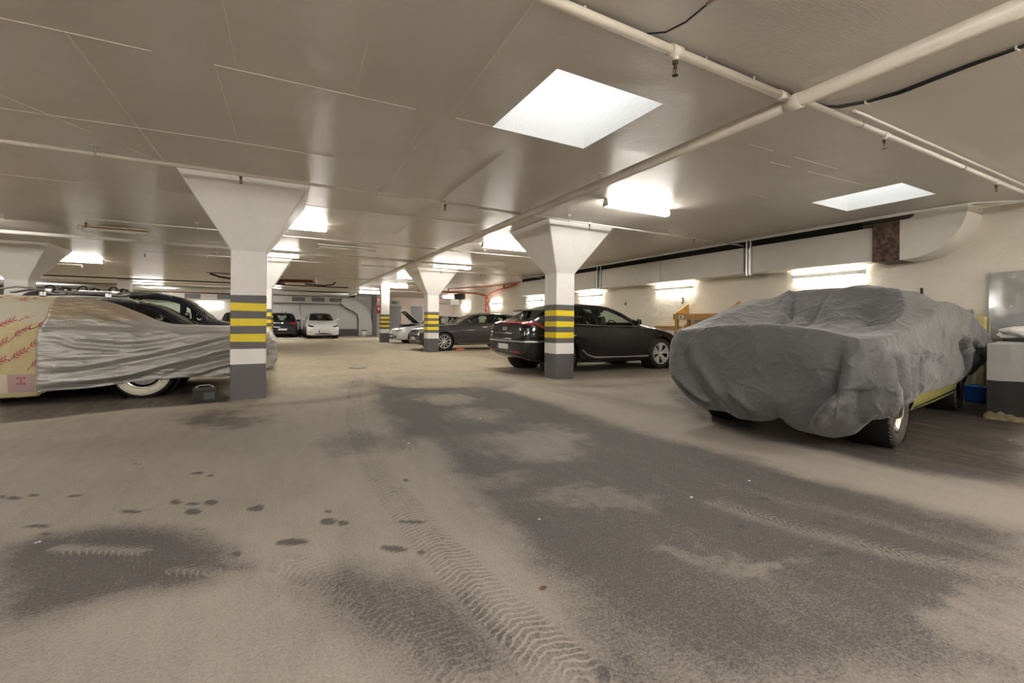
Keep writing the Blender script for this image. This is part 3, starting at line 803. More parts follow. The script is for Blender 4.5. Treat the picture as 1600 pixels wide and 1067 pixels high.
column(CX[1], 15.45, True, 'striped flared column half hidden behind the large column')
column(CX[2], 15.45, True, 'striped flared column in front of the dark grey estate car')
column(CX[0], 24.2, False, 'plain white column rising above the roof rack')
column(CX[2], 23.42, False, 'striped straight column carrying the red fire extinguisher')
column(CX[1], 24.2, False, 'plain striped column hidden behind two flared columns')

# ------------------------------------------------------------------ big duct along the cream wall
def main_duct():
    root = empty('ventilation_duct', (9.45, 10, 2.25), label='long pale rectangular ventilation duct below the ceiling along the cream wall', cat='duct')
    X0, X1, Z0, Z1 = 9.2, WX - 0.002, 2.22, 2.80
    def part(name, bm, mat, **k):
        o = obj(name, bm, mat, root, **k)
        o.location = -root.location
        return o
    cuts = [3.95, 4.15, 6.1, 6.32, 8.7, 11.1, 11.45, 14.0, 16.6]
    segs = [(4.1, 6.12), (6.30, 8.72), (8.74, 11.15), (11.45, 13.9), (13.92, 16.6)]
    for a, b in segs:
        bm = BM(); box2(bm, (X0, a, Z0), (X1, b, Z1), bev=0.006)
        part('duct_section', bm, M['duct'])
    for y in (6.21, 11.3):
        bm = BM()
        box2(bm, (X0 + 0.07, y - 0.12, Z0 + 0.02), (X1, y + 0.12, Z1 - 0.02))
        part('joint_box', bm, M['galv'])
        for dy in (-0.085, 0.0 if y < 7 else 0.085):
            bm = BM(); box2(bm, (X0 - 0.03, y + dy - 0.018, Z0 - 0.05), (X0 + 0.01, y + dy + 0.018, CEIL))
            part('hanger_channel', bm, M['galv'])
    # collar before the bend, rusty
    bm = BM(); box2(bm, (X0, 3.86, Z0 - 0.0), (X1, 4.1, Z1))
    part('duct_section', bm, M['duct'])
    bm = BM(); box2(bm, (X0 - 0.05, 3.48, Z0 - 0.03), (X1, 3.86, Z1 + 0.03), bev=0.004)
    m, nt, b = nt_mat('rusty_collar')
    f = noise(nt, geo_pos(nt), 9, 6, 0.7)
    nt.links.new(mixc(nt, ramp(nt, f, [(0.42, 0.0), (0.62, 1.0)]), (0.035, 0.026, 0.022), (0.20, 0.11, 0.07)), b.inputs['Base Color'])
    b.inputs['Roughness'].default_value = 0.6
    b.inputs['Metallic'].default_value = 0.3
    # only the side face is bare steel: the collar is a sleeve around the painted duct
    part('steel_collar', bm, m)
    # bend turning up to the ceiling, side face in the wall's plane
    bm = BM()
    yc, zt = 3.48, CEIL - 0.01
    outer, inner = [], []
    n = 16
    Ro = zt - (Z0 - 0.03)
    for k in range(n + 1):
        a = PI / 2 * k / n
        outer.append((yc - 0.10 - Ro * 0.95 * math.sin(a), zt - Ro * math.cos(a)))
        inner.append((yc - 0.10 - 0.10 * math.sin(a), zt - 0.10 * math.cos(a)))
    poly = [(yc, Z0 - 0.03)] + outer + inner[::-1] + [(yc, zt - 0.1)]
    prism(bm, poly, 'X', X0 - 0.04, X1)
    part('bend', bm, M['duct'], smooth=True, auto=35)
    # black strip standing in for the shade in the gap above the duct
    bm = BM(); box2(bm, (X0 + 0.12, 4.1, Z1), (X0 + 0.16, 16.6, CEIL - 0.002))
    part('gap_shade_strip', bm, simple('gap_shade', (0.012, 0.011, 0.010), 0.9))
main_duct()
def conduit(name, pts, r, mat, label, cat, group=None, n=8):
    bm = BM(); tube(bm, pts, r, n)
    o = obj(name, bm, mat, smooth=False)
    return meta(o, label, cat, group)
conduit('conduit', [(9.1, 16.5, 2.925), (9.1, 3.3, 2.925), (9.3, 2.7, 2.93), (9.6, 2.3, 2.92), (9.7, -1, 2.9)], 0.016, M['pipe_white'], 'thin pale conduit running along the top of the wall duct', 'conduit')
conduit('conduit', [(9.02, 12.5, 2.94), (9.05, 3.4, 2.94), (9.2, 2.6, 2.94), (9.5, 2.1, 2.9), (9.68, 1.6, 2.86), (9.7, -1, 2.86)], 0.013, M['pipe_white'], 'thinner conduit bending over the duct bend to the mirror sheet', 'conduit')

# ------------------------------------------------------------------ far wall: soffit with grilles, curved duct
def far_duct():
    root = empty('far_duct', (0, 34.3, 2.3), label='long boxed duct with small grilles along the top of the pale wall', cat='duct')
    L = root.location
    bm = BM(); box2(bm, (-16, 34.0, 2.34), (4.05, 34.79, 2.80))
    o = obj('duct_casing', bm, M['duct'], root); o.location = -L
    gm = simple('grille_grey', (0.20, 0.20, 0.21), 0.5)
    for x in (0.95, 2.20, 3.35, -5.05, -3.35, -7.0):
        bm = BM()
        for k in range(9):
            xx = x + 0.07 + k * 0.085
            box2(bm, (xx - 0.012, 33.96, 2.47), (xx + 0.012, 33.995, 2.71))
        box2(bm, (x, 33.985, 2.44), (x + 0.82, 33.999, 2.74))
        o = obj('grille', bm, gm, root); o.location = -L
    bm = BM(); tube(bm, [(-16, 33.5, 2.86), (5.0, 33.5, 2.86)], 0.06, 10)
    o = obj('round_main', bm, M['cable'], root); o.location = -L
far_duct()
def curved_duct():
    pts_o = [(4.07, 2.80)]
    n = 18
    for k in range(n + 1):
        a = PI / 2 * k / n
        pts_o.append((4.25 + 2.1 * math.sin(a), 0.78 + 2.02 * math.cos(a)))
    pts_o += [(6.35, 0.01), (5.35, 0.0), (5.35, 1.25), (5.28, 1.55), (5.0, 1.8), (4.7, 1.92), (4.35, 2.15), (4.07, 2.40)]
    bm = BM(); prism(bm, pts_o, 'Y', 34.2, 34.735)
    o = obj('curved_duct', bm, M['far_wall'], smooth=True, auto=30)
    meta(o, 'big pale duct curving down to the floor beside the white electric car', 'duct')
    bm = BM()
    q = [(x, 34.17, z) for x, z in pts_o[-8:]] 
    tube(bm, q, 0.03, 8)
    obj('edge_bead', bm, M['black_plastic'], o)
curved_duct()
# ------------------------------------------------------------------ fluorescent fittings
def fitting(loc, rz, mat, label, group, L=1.32):
    root = empty('fluorescent_light', loc, rz, label, 'light', group)
    bm = BM(); box(bm, (0, 0, 0.028), (L, 0.085, 0.05), bev=0.012)
    obj('housing', bm, M['lamp_body'], root)
    bm = BM()
    prof = [(-0.052, 0.005), (-0.056, -0.02), (-0.048, -0.045), (-0.025, -0.06), (0.025, -0.06), (0.048, -0.045), (0.056, -0.02), (0.052, 0.005)]
    prism(bm, prof, 'X', -L / 2 + 0.03, L / 2 - 0.03)
    obj('diffuser', bm, mat, root, smooth=True, auto=40)
    for s in (-1, 1):
        bm = BM(); box(bm, (s * (L / 2 - 0.015), 0, -0.022), (0.03, 0.11, 0.075), bev=0.01)
        obj('end_cap', bm, M['lamp_body'], root)
    return root
G1 = 'lit tubes on the ceiling'
for x, y, lab in [
    (4.99, 5.20, 'lit ceiling tube between the large rooflight and the wall duct'),
    (4.90, 9.47, 'lit ceiling tube seen beside the flared head of the black hatchback\'s column'),
    (5.05, 13.68, 'lit ceiling tube just above the column by the dark grey estate'),
    (4.95, 18.0, 'lit ceiling tube hidden behind the flared column by the estate'),
    (5.45, 23.2, 'lit ceiling tube above the silver car with its bonnet open'),
    (5.2, 28.8, 'lit ceiling tube above the curved duct'),
    (0.22, 9.4, 'lit ceiling tube peeping out behind the head of the large column'),
    (-0.1, 13.72, 'lit ceiling tube in front of the half hidden column'),
    (-5.45, 18.3, 'lit ceiling tube beyond the white flared column'),
    (-5.3, 11.6, 'lit ceiling tube above the patterned cloth, at the edge of view'),
    (-5.6, 27.6, 'lit ceiling tube beyond the plain white column'),
    (-0.4, 27.2, 'lit ceiling tube above the lane by the small dark hatchback'),
    (-1.4, 31.2, 'added ceiling tube hidden behind the large column, near the pale wall'),  # added out of sight to brighten the far wall
    (11.4, 31.0, 'lit ceiling tube in the recess hidden behind the estate\'s column'),  # added out of sight to brighten the recess
    (-6.4, 31.5, 'lit ceiling tube over the far cars beyond the roof rack'),
]:
    fitting((x, y, CEIL - 0.055), 0, M['tube_boost'] if y > 26.5 else M['tube'], lab, G1)
OUT = ['beside the covered classic', 'beside the patterned cloth', 'behind the camera on the lane', 'behind the camera by the cream wall side', 'over the camera', 'last in the lane row behind the camera', 'last in the wall row behind the camera', 'over the corner past the low wall block', 'over the bay beside the camera', 'over the unseen bays, first of four', 'over the unseen bays, second of four', 'over the unseen bays, third of four', 'over the unseen bays, last of four']
for k_, (x, y, m_) in enumerate([(-5.4, 7.0, 1), (-5.3, 2.6, 1), (-0.9, -0.9, 1), (5.4, -1.1, 1), (1.8, -0.9, 1), (-0.6, -3.6, 1), (5.4, -3.6, 1), (8.2, -2.2, 1), (-3.6, 0.4, 1), (-10.5, 4.5, 1), (-10.5, 12, 0), (-10.5, 20, 0), (-10.5, 28, 0)]):
    fitting((x, y, CEIL - 0.055), 0, M['tube_boost'] if m_ else M['tube'], 'added fill tube outside the view, ' + OUT[k_], 'lit tubes outside the view')  # unseen tubes added to brighten the foreground
G2 = 'lit tubes on the cream wall'
for y, z, lab in [(4.85, 2.10, 'lit wall tube above the grey covered car'), (8.70, 2.07, 'lit wall tube above the wooden bench'),
                  (12.40, 2.04, 'lit wall tube above the black hatchback'), (16.2, 2.02, 'lit wall tube just past the striped column of the black hatchback'),
                  (20.0, 2.02, 'lit wall tube above the dark grey estate'), (24.0, 2.02, 'lit wall tube beneath the red pipes')]:
    f = fitting((WX - 0.075, y, z), 0, M['tube_wall'], lab, G2)
    f.rotation_euler = (PI / 2, 0, -PI / 2)
for y in (-0.3, -3.5):
    f = fitting((WX - 0.075, y, 2.1), 0, M['tube_wall'], 'lit wall tube outside the view, %s to the camera' % ('nearer' if y > -1 else 'farther back'), 'lit tubes outside the view')
    f.rotation_euler = (PI / 2, 0, -PI / 2)
f = fitting((-3.8, 34.72, 2.12), 0, M['tube_wall'], 'lit wall tube on the pale wall beyond the dark van', None)
f.rotation_euler = (PI / 2, 0, 0)
for x, lab in ((1.35, 'unlit wall tube above the small dark hatchback'), (3.2, 'unlit wall tube above the white electric car')):
    root = fitting((x, 34.73, 2.18), 0, M['lamp_body'], lab, 'unlit tubes on the pale wall')
    root.rotation_euler = (PI / 2, 0, 0)

# ------------------------------------------------------------------ pipes
def hanger(bm, x, y, z, r):
    box2(bm, (x - 0.03, y - 0.03, CEIL - 0.012), (x + 0.03, y + 0.03, CEIL - 0.002))
    tube(bm, [(x, y, CEIL - 0.01), (x, y, z + r)], 0.005, 6)
    pts = [(x + (r + 0.006) * 0.0, y + (r + 0.006) * math.cos(t), z + (r + 0.006) * math.sin(t)) for t in np.linspace(PI / 2, PI / 2 + 2 * PI, 13)]
    tube(bm, pts, 0.006, 6)
def sprinkler(x, y, z, label, s=1.0):
    """hanging sprinkler below a pipe: stays with its pipe as a thing of its own"""
    bm = BM()
    lathe(bm, [(0, 0.0), (0.016 * s, 0.0), (0.016 * s, -0.022 * s), (0.010 * s, -0.028 * s), (0.010 * s, -0.045 * s)], 12, 'Z', (x, y, z))
    for a in (-1, 1):
        tube(bm, [(x + a * 0.008 * s, y, z - 0.04 * s), (x + a * 0.017 * s, y, z - 0.058 * s), (x + a * 0.004 * s, y, z - 0.082 * s)], 0.003 * s, 6)
    tube(bm, [(x, y, z - 0.045 * s), (x, y, z - 0.082 * s)], 0.004 * s, 6)
    lathe(bm, [(0.0, -0.082 * s), (0.017 * s, -0.083 * s), (0.017 * s, -0.087 * s), (0.0, -0.088 * s)], 14, 'Z', (x, y, z))
    o = obj('sprinkler', bm, M['bronze'], smooth=True, auto=40)
    return meta(o, label, 'sprinkler', 'sprinklers hanging under the pipes')

def pipe(pts, r, mat, label, hang=(), fit=(), cat='pipe', name='ceiling_pipe', group='pipes under the ceiling'):
    bm = BM(); tube(bm, pts, r, 14)
    o = obj(name, bm, mat)
    meta(o, label, cat, group)
    if hang:
        for h in hang:
            bm = BM(); hanger(bm, *h)
            obj('hanger', bm, M['galv'] if r < 0.03 else M['pipe'], o)
    for f in fit:
        bm = BM()
        c, ax, L, rr = f
        v = Vector({'X': (1, 0, 0), 'Y': (0, 1, 0), 'Z': (0, 0, 1)}[ax]) * L / 2
        c = Vector(c)
        tube(bm, [c - v, c + v], rr, 14)
        obj('pipe_coupling', bm, mat, o)
    return o
PZ = 2.83
pipe([(3.55, -4.9, PZ), (3.55, 23.4, PZ)], 0.055, M['pipe'], 'thick pale pipe running the length of the ceiling over the lane',
     hang=[(3.55, 4.35, PZ, 0.055), (3.55, 8.4, PZ, 0.055), (3.55, 12.8, PZ, 0.055), (3.55, 17, PZ, 0.055)], fit=[((3.55, 2.02, PZ), 'Y', 0.12, 0.06)])
# cross pipe close to the camera
z2 = 2.86
pipe([(-1.2, 2.04, z2), (3.50, 2.04, z2)], 0.030, M['pipe'], 'mid sized pale pipe crossing from the top edge to the thick pipe',
     fit=[((2.27, 2.04, z2), 'X', 0.09, 0.04), ((2.27, 2.04, z2 - 0.035), 'Z', 0.05, 0.022), ((3.42, 2.04, z2), 'X', 0.07, 0.036)])
pipe([(3.60, 2.0, z2), (9.7, 1.98, z2)], 0.022, M['pipe_white'], 'slim white pipe leaving the thick pipe towards the wall, bearing two sprinklers',
     hang=[(4.52, 2.0, z2, 0.022), (6.72, 1.99, z2, 0.022)], fit=[((4.95, 2.0, z2), 'X', 0.07, 0.03), ((4.95, 2.0, z2 - 0.028), 'Z', 0.04, 0.017), ((7.72, 1.99, z2), 'X', 0.06, 0.03), ((7.72, 1.99, z2 - 0.026), 'Z', 0.03, 0.017)])
pipe([(4.25, 1.93, z2 + 0.03), (4.4, 1.925, z2 + 0.03), (9.7, 1.91, z2 + 0.03)], 0.012, M['pipe_white'], 'thin white conduit beside the slim pipe with two sprinklers', name='conduit', group=None)
sprinkler(2.27, 2.04, z2 - 0.055, 'sprinkler on the mid sized pipe close to the camera', 1.15)
sprinkler(4.95, 2.0, z2 - 0.045, 'sprinkler on the slim white pipe just beyond the thick pipe')
sprinkler(7.72, 1.99, z2 - 0.04, 'sprinkler on the slim white pipe by the edge of view')
# long cross pipe in line with the first columns
z1 = 2.87
pipe([(-9, 6.3, z1), (3.50, 6.3, z1)], 0.022, M['pipe'], 'thin pale pipe across the head of the large column',
     hang=[(-1.72, 6.3, z1, 0.022), (1.22, 6.3, z1, 0.022)], fit=[((-0.39, 6.3, z1), 'X', 0.07, 0.029), ((2.21, 6.3, z1), 'X', 0.06, 0.028)])
pipe([(3.60, 6.3, z1), (9.2, 6.3, z1 - 0.02)], 0.014, M['pipe_white'], 'thin white pipe from the thick pipe to the wall duct, two sprinklers on it',
     hang=[(4.45, 6.3, z1, 0.014), (6.9, 6.3, z1, 0.014), (8.9, 6.3, z1, 0.014)], fit=[((4.9, 6.3, z1), 'X', 0.05, 0.022), ((7.6, 6.3, z1), 'X', 0.05, 0.022)])
sprinkler(-0.39, 6.3, z1 - 0.025, 'sprinkler in front of the head of the large column')
sprinkler(2.21, 6.3, z1 - 0.025, 'sprinkler on the thin pipe midway between the two flared columns')
sprinkler(4.9, 6.3, z1 - 0.02, 'sprinkler in front of the head of the black hatchback\'s column')
sprinkler(7.6, 6.3, z1 - 0.02, 'sprinkler on the thin pipe over the wooden bench')
z3 = 2.86
pipe([(-2.95, 10.35, z3 - 0.06), (-2.95, 10.35, z3), (3.5, 10.35, z3)], 0.015, M['pipe_white'], 'thin white pipe ending at an elbow by the rusty heater',
     hang=[(-1.35, 10.35, z3, 0.015), (0.9, 10.35, z3, 0.015)])
pipe([(3.6, 10.35, z3), (7.6, 10.35, z3)], 0.014, M['pipe_white'], 'thin white pipe behind the head of the black hatchback\'s column', hang=[(4.7, 10.35, z3, 0.014)])
sprinkler(-2.95, 10.35, z3 - 0.07, 'sprinkler at the elbow by the rusty heater')
pipe([(-12, 12.7, z3), (3.5, 12.8, z3)], 0.040, M['pipe_white'], 'stout white pipe running behind the large column', hang=[(-3.6, 12.73, z3, 0.04), (2.9, 12.8, z3, 0.04)])
pipe([(3.6, 12.8, z3), (6.6, 12.8, z3)], 0.034, M['pipe_white'], 'short stout white pipe ending in a cap beyond the thick pipe')
pipe([(-3.0, 14.55, z3 - 0.06), (-3.0, 14.55, z3), (3.5, 14.55, z3)], 0.014, M['pipe_white'], 'thin white pipe passing the half hidden flared column',
     hang=[(-1.45, 14.55, z3, 0.014), (0.9, 14.55, z3, 0.014)])
pipe([(3.6, 14.55, z3), (9.2, 14.75, z3)], 0.014, M['pipe_white'], 'thin white pipe in front of the column by the dark grey estate', hang=[(5.9, 14.6, z3, 0.014)])
sprinkler(-3.0, 14.55, z3 - 0.07, 'sprinkler at the open end of the pipe above the roof rack')
sprinkler(5.0, 14.6, z3 - 0.02, 'sprinkler in front of the column by the dark grey estate')
sprinkler(6.5, 14.65, z3 - 0.02, 'sprinkler over the bonnet of the dark grey estate')
pipe([(-6.3, 14.7, z3 - 0.02), (-5.53, 14.7, z3 - 0.02), (-5.53, 14.7, z3 - 0.09)], 0.016, M['pipe_white'], 'short bent white pipe before the head of the white column')
pipe([(-6.2, 19.35, z3), (-5.6, 19.35, z3), (-5.6, 19.35, z3 - 0.09)], 0.018, M['pipe_white'], 'short bent white pipe under the lit tube beyond the white column', hang=[(-5.85, 19.35, z3, 0.018)])
pipe([(-3.05, 19.7, z3 - 0.06), (-3.05, 19.7, z3), (3.5, 19.3, z3)], 0.014, M['pipe_white'], 'thin white pipe beside the red sprinkler main', hang=[(0.8, 19.5, z3, 0.014)])
pipe([(3.6, 19.3, z3), (9.2, 19.0, z3)], 0.014, M['pipe_white'], 'thin white pipe past the straight striped column')
pipe([(-9, 26.4, 2.80), (3.4, 25.2, 2.80), (9.5, 24.9, 2.80)], 0.035, M['pipe_white'], 'white pipe crossing far back above the small dark hatchback')
pipe([(-12, 23.6, 2.78), (3.2, 23.6, 2.78)], 0.028, M['cable'], 'black pipe crossing the far end of the ceiling')
# round silver duct far back
pipe([(-12, 28.6, 2.72), (3.9, 28.6, 2.72)], 0.16, M['galv'], 'round bare metal duct far back under the ceiling', name='round_duct', cat='duct', group=None)
pipe([(3.7, 33.9, 2.62), (4.6, 30.2, 2.86)], 0.03, M['pipe_white'], 'slanting white pipe above the white electric car', group=None)
# red sprinkler mains
pipe([(-9, 29.6, 2.80), (-6.3, 29.6, 2.86), (-5.2, 29.6, 2.80), (-4.9, 29.7, 2.64), (-1.4, 29.8, 2.60)], 0.07, M['pipe_rust'], 'dark red main far back beyond the roof rack', name='red_pipe', group='dark red pipes far back')
def valve_cluster():
    root = empty('red_valve_manifold', (0.8, 20.8, 2.75), label='dark red pipe manifold with black loops under the ceiling by the large column', cat='pipe manifold')
    L = -root.location
    parts = [('main_run', [(-1.6, 21.4, 2.76), (1.5, 20.9, 2.80)], 0.07, 'pipe_rust'), ('main_run', [(-1.2, 20.6, 2.68), (0.3, 21.6, 2.68)], 0.055, 'pipe_rust'),
             ('black_loop', [(1.1, 21.3, 2.7), (1.9, 21.2, 2.66), (2.2, 21.0, 2.70), (2.3, 20.9, 2.8)], 0.03, 'cable'),
             ('black_loop', [(-2.2, 20.0, 2.84), (-1.9, 20.1, 2.74), (-1.6, 20.4, 2.72), (-1.3, 20.6, 2.58), (-0.6, 20.9, 2.56)], 0.035, 'cable'),
             ('black_loop', [(0.1, 20.6, 2.60), (0.1, 20.6, 2.88), (0.35, 20.6, 2.88), (0.35, 20.6, 2.62)], 0.03, 'cable'),
             ('black_loop', [(-2.3, 19.8, 2.86), (0.2, 19.9, 2.84)], 0.022, 'cable'),
             ('riser', [(1.45, 20.9, 2.78), (1.45, 20.9, 2.95)], 0.08, 'pipe_white')]
    for nme, pts, r, mt in parts:
        bm = BM(); tube(bm, pts, r, 12)
        o = obj(nme, bm, M[mt], root); o.location = L
valve_cluster()
def red_riser():
    root = empty('red_pipe_riser', (9.5, 23.6, 2.4), label='bright red sprinkler risers and branches on the cream wall beyond the estate', cat='pipe')
    L = -root.location
    for nme, pts, r in [('branch', [(6.6, 23.2, 2.74), (9.0, 22.9, 2.72), (9.62, 22.2, 2.66), (9.62, 20.9, 2.46)], 0.05), ('branch', [(9.62, 20.9, 2.46), (9.62, 19.6, 2.66), (9.5, 17.4, 2.80)], 0.045),
                        ('riser', [(9.62, 20.9, 1.5), (9.62, 20.9, 2.5)], 0.06), ('branch', [(8.3, 23.0, 2.72), (8.3, 23.0, 2.9), (9.4, 20.0, 2.88), (9.45, 17.0, 2.86)], 0.035),
                        ('branch', [(9.62, 18.9, 2.68), (9.62, 18.9, 2.92)], 0.05)]:
        bm = BM(); tube(bm, pts, r, 12)
        o = obj(nme, bm, M['pipe_red2'], root); o.location = L
    for c in [(9.62, 20.9, 1.75), (9.62, 20.9, 2.0), (9.62, 20.9, 2.25), (8.3, 23.0, 2.72)]:
        bm = BM(); lathe(bm, [(0.06, -0.03), (0.085, -0.03), (0.085, 0.03), (0.06, 0.03)], 14, 'Z', c)
        o = obj('flange', bm, M['pipe_red2'], root); o.location = L
M['pipe_red2'] = simple('bright_red_pipe_paint', (0.50, 0.12, 0.07), 0.45, var=0.15, vscale=6, obj=False)
red_riser()
bm = BM(); box2(bm, (9.6, 25.85, 2.42), (10.75, 25.95, 2.80))
# black louvre beyond the red pipes
root = empty('black_louvre', (9.70, 24.9, 2.6), label='black wall louvre beyond the red pipes', cat='vent')
bm.free(); bm = BM(); box2(bm, (-0.03, -0.75, -0.17), (0.04, 0.75, 0.19)); obj('louvre_frame', bm, M['black_plastic'], root)
bm = BM()
for k in range(8): box(bm, (-0.045, 0, -0.14 + k * 0.042), (0.03, 1.44, 0.008), rot=Matrix.Rotation(0.5, 4, 'Y'))
obj('louvre_blade', bm, M['cable'], root)
# cables
def cable_bundle(pts, label, n=5, spread=0.016):
    root = empty('cable_bundle', pts[0], label=label, cat='cable', group='black cable bundles on the ceiling')
    L = -Vector(pts[0])
    rr = random.Random(5)
    P = resample(pts, 26)
    for k in range(n):
        q = [(p[0] + rr.uniform(-0.003, 0.003), p[1] + (k - n / 2) * spread * 0.8 + rr.uniform(-0.004, 0.004), p[2] + rr.uniform(-0.004, 0.004)) if abs(P[-1][0] - P[0][0]) > abs(P[-1][1] - P[0][1])
             else (p[0] + (k - n / 2) * spread * 0.8, p[1], p[2] + rr.uniform(-0.004, 0.004)) for p in P]
        bm = BM(); tube(bm, q, rr.uniform(0.005, 0.0085), 6)
        o = obj('cable', bm, M['cable'], root); o.location = L
    for p in P[2::4]:
        bm = BM(); w = n * spread
        along_x = abs(P[-1][0] - P[0][0]) > abs(P[-1][1] - P[0][1])
        box(bm, (p[0], p[1], p[2]), (0.012, w, 0.024) if along_x else (w, 0.012, 0.024), bev=0.003)
        o = obj('cable_clip', bm, M['pipe_white'], root); o.location = L
cable_bundle([(0.8, 2.13, 2.94), (2.4, 2.12, 2.94), (3.62, 2.11, 2.94), (4.05, 2.08, 2.94)], 'black cable bundle clipped beside the mid sized cross pipe')
cable_bundle([(4.0, 2.10, 2.945), (4.28, 1.98, 2.945), (4.36, 1.7, 2.945), (4.33, 1.3, 2.945), (4.36, 0.6, 2.945), (4.4, -3, 2.945)], 'black cable bundle turning off past the thick pipe', n=4)
conduit('cable', [(2.05, 2.08, 2.93), (2.16, 2.02, 2.94), (2.20, 1.9, 2.945), (2.19, 1.72, 2.95)], 0.006, M['cable'], 'single black cable curving away from the bundle', 'cable')
conduit('conduit', [(2.19, 1.74, 2.95), (2.185, 1.0, 2.95)], 0.010, simple('tan_conduit', (0.45, 0.33, 0.20), 0.5), 'short tan conduit at the top edge of the view', 'conduit')

# ------------------------------------------------------------------ ceiling heaters
def heater(x, y, rusty, label, L=1.05):
    root = empty('radiant_heater', (x, y, CEIL), label=label, cat='heater', group='radiant heaters under the ceiling')
    bm = BM()
    box2(bm, (-L / 2, -0.10, -0.06), (L / 2, 0.10, -0.03), bev=0.01)
    mt = simple('heater_rusty', (0.55, 0.42, 0.27), 0.6, var=0.3, vscale=7) if rusty else M['pipe_white']
    obj('reflector', bm, mt, root)
    bm = BM()
    for s in (-1, 1):
        tube(bm, [(-L / 2, s * 0.11, -0.07), (-L / 2, s * 0.11, -0.14), (L / 2, s * 0.11, -0.14), (L / 2, s * 0.11, -0.07)], 0.006, 6)
    for k in range(9):
        xx = -L / 2 + 0.06 + k * (L - 0.12) / 8
        tube(bm, [(xx, -0.11, -0.14), (xx, 0.11, -0.14)], 0.004, 6)
    obj('guard', bm, M['galv'], root)
    bm = BM(); tube(bm, [(-L / 2 + 0.05, 0, -0.10), (L / 2 - 0.05, 0, -0.10)], 0.03, 10)
    obj('heating_element', bm, M['pipe_white'], root)
    for s in (-0.4, 0.4):
        bm = BM(); tube(bm, [(s * L, 0, -0.03), (s * L, 0, 0)], 0.008, 6); obj('bracket', bm, M['galv'], root)
heater(-2.85, 11.55, True, 'rust stained heater over the roof rack car')
heater(1.55, 11.5, False, 'white caged heater over the lane behind the large column', 1.4)
heater(5.9, 20.5, False, 'caged heater beyond the column by the estate', 1.1)

# ------------------------------------------------------------------ signs and small wall things
text_mesh('number_sign', '3', 0.22, M['cable'], (WX - 0.004, 8.44, 1.72), (PI / 2, 0, -PI / 2), bold=0.004)
meta(bpy.data.objects['number_sign'], 'black stencilled bay number 3 above the wooden bench', 'number')
n4 = text_mesh('number_sign', '4', 0.20, M['cable'], (WX - 0.004, 10.67, 1.70), (PI / 2, 0, -PI / 2), bold=0.003)
meta(n4, 'black stencilled bay number 4 above the bonnet of the black hatchback', 'number')

def exit_sign():
    root = empty('exit_sign', (8.2, 34.68, 2.55), label='small green emergency exit sign over the grey door', cat='sign')
    bm = BM(); box(bm, (0, 0, 0), (0.50, 0.05, 0.22)); obj('sign_board', bm, simple('exit_green', (0.03, 0.16, 0.08), 0.4), root)
    w = simple('sign_white', (0.8, 0.85, 0.8), 0.5)
    bm = BM()   # running figure, arrow and doorway
    box(bm, (0.16, -0.03, 0), (0.11, 0.01, 0.15))
    box(bm, (-0.02, -0.03, 0.01), (0.035, 0.01, 0.07), rot=Matrix.Rotation(0.4, 4, 'Y')); box(bm, (-0.045, -0.03, -0.045), (0.02, 0.01, 0.06), rot=Matrix.Rotation(0.8, 4, 'Y'))
    box(bm, (0.02, -0.03, -0.045), (0.02, 0.01, 0.06), rot=Matrix.Rotation(-0.5, 4, 'Y')); lathe(bm, [(0, -0.005), (0.016, -0.005), (0.016, 0.005), (0, 0.005)], 10, 'Y', (0.0, -0.03, 0.068))
    box(bm, (-0.15, -0.03, 0), (0.09, 0.01, 0.02)); prism(bm, [(-0.22, 0), (-0.18, 0.04), (-0.18, -0.04)], 'Y', -0.035, -0.025)
    obj('pictogram', bm, w, root)
exit_sign()
def extinguisher():
    root = empty('fire_extinguisher', (4.70, 23.62, 1.50), label='red fire extinguisher hung on the straight striped column', cat='fire extinguisher')
    red = simple('extinguisher_red', (0.62, 0.03, 0.03), 0.3, coat=0.5)
    bm = BM(); lathe(bm, [(0, 0), (0.075, 0.0), (0.085, 0.02), (0.085, 0.36), (0.07, 0.42), (0.03, 0.455), (0.02, 0.47), (0, 0.47)], 24); obj('cylinder', bm, red, root)
    bm = BM(); tube(bm, [(0, 0, 0.46), (0, 0, 0.5), (0.05, -0.02, 0.52)], 0.014, 8); tube(bm, [(0, -0.01, 0.49), (0.06, -0.05, 0.4), (0.06, -0.08, 0.2), (0.03, -0.09, 0.1)], 0.009, 8); obj('hose', bm, M['cable'], root)
    bm = BM(); box(bm, (0, -0.086, 0.24), (0.08, 0.006, 0.13)); obj('paper_label', bm, M['plate'], root)
    sg = empty('extinguisher_sign', (4.775, 23.6, 2.22), label='small red sign with white extinguisher symbol on the straight column', cat='sign')
    bm = BM(); box(bm, (-0.07, 0, 0), (0.2, 0.02, 0.2)); obj('sign_board', bm, red, sg)
    bm = BM(); box(bm, (-0.04, -0.013, -0.01), (0.03, 0.004, 0.11)); box(bm, (-0.10, -0.013, 0.0), (0.04, 0.004, 0.10)); obj('pictogram', bm, M['plate'], sg)
extinguisher()
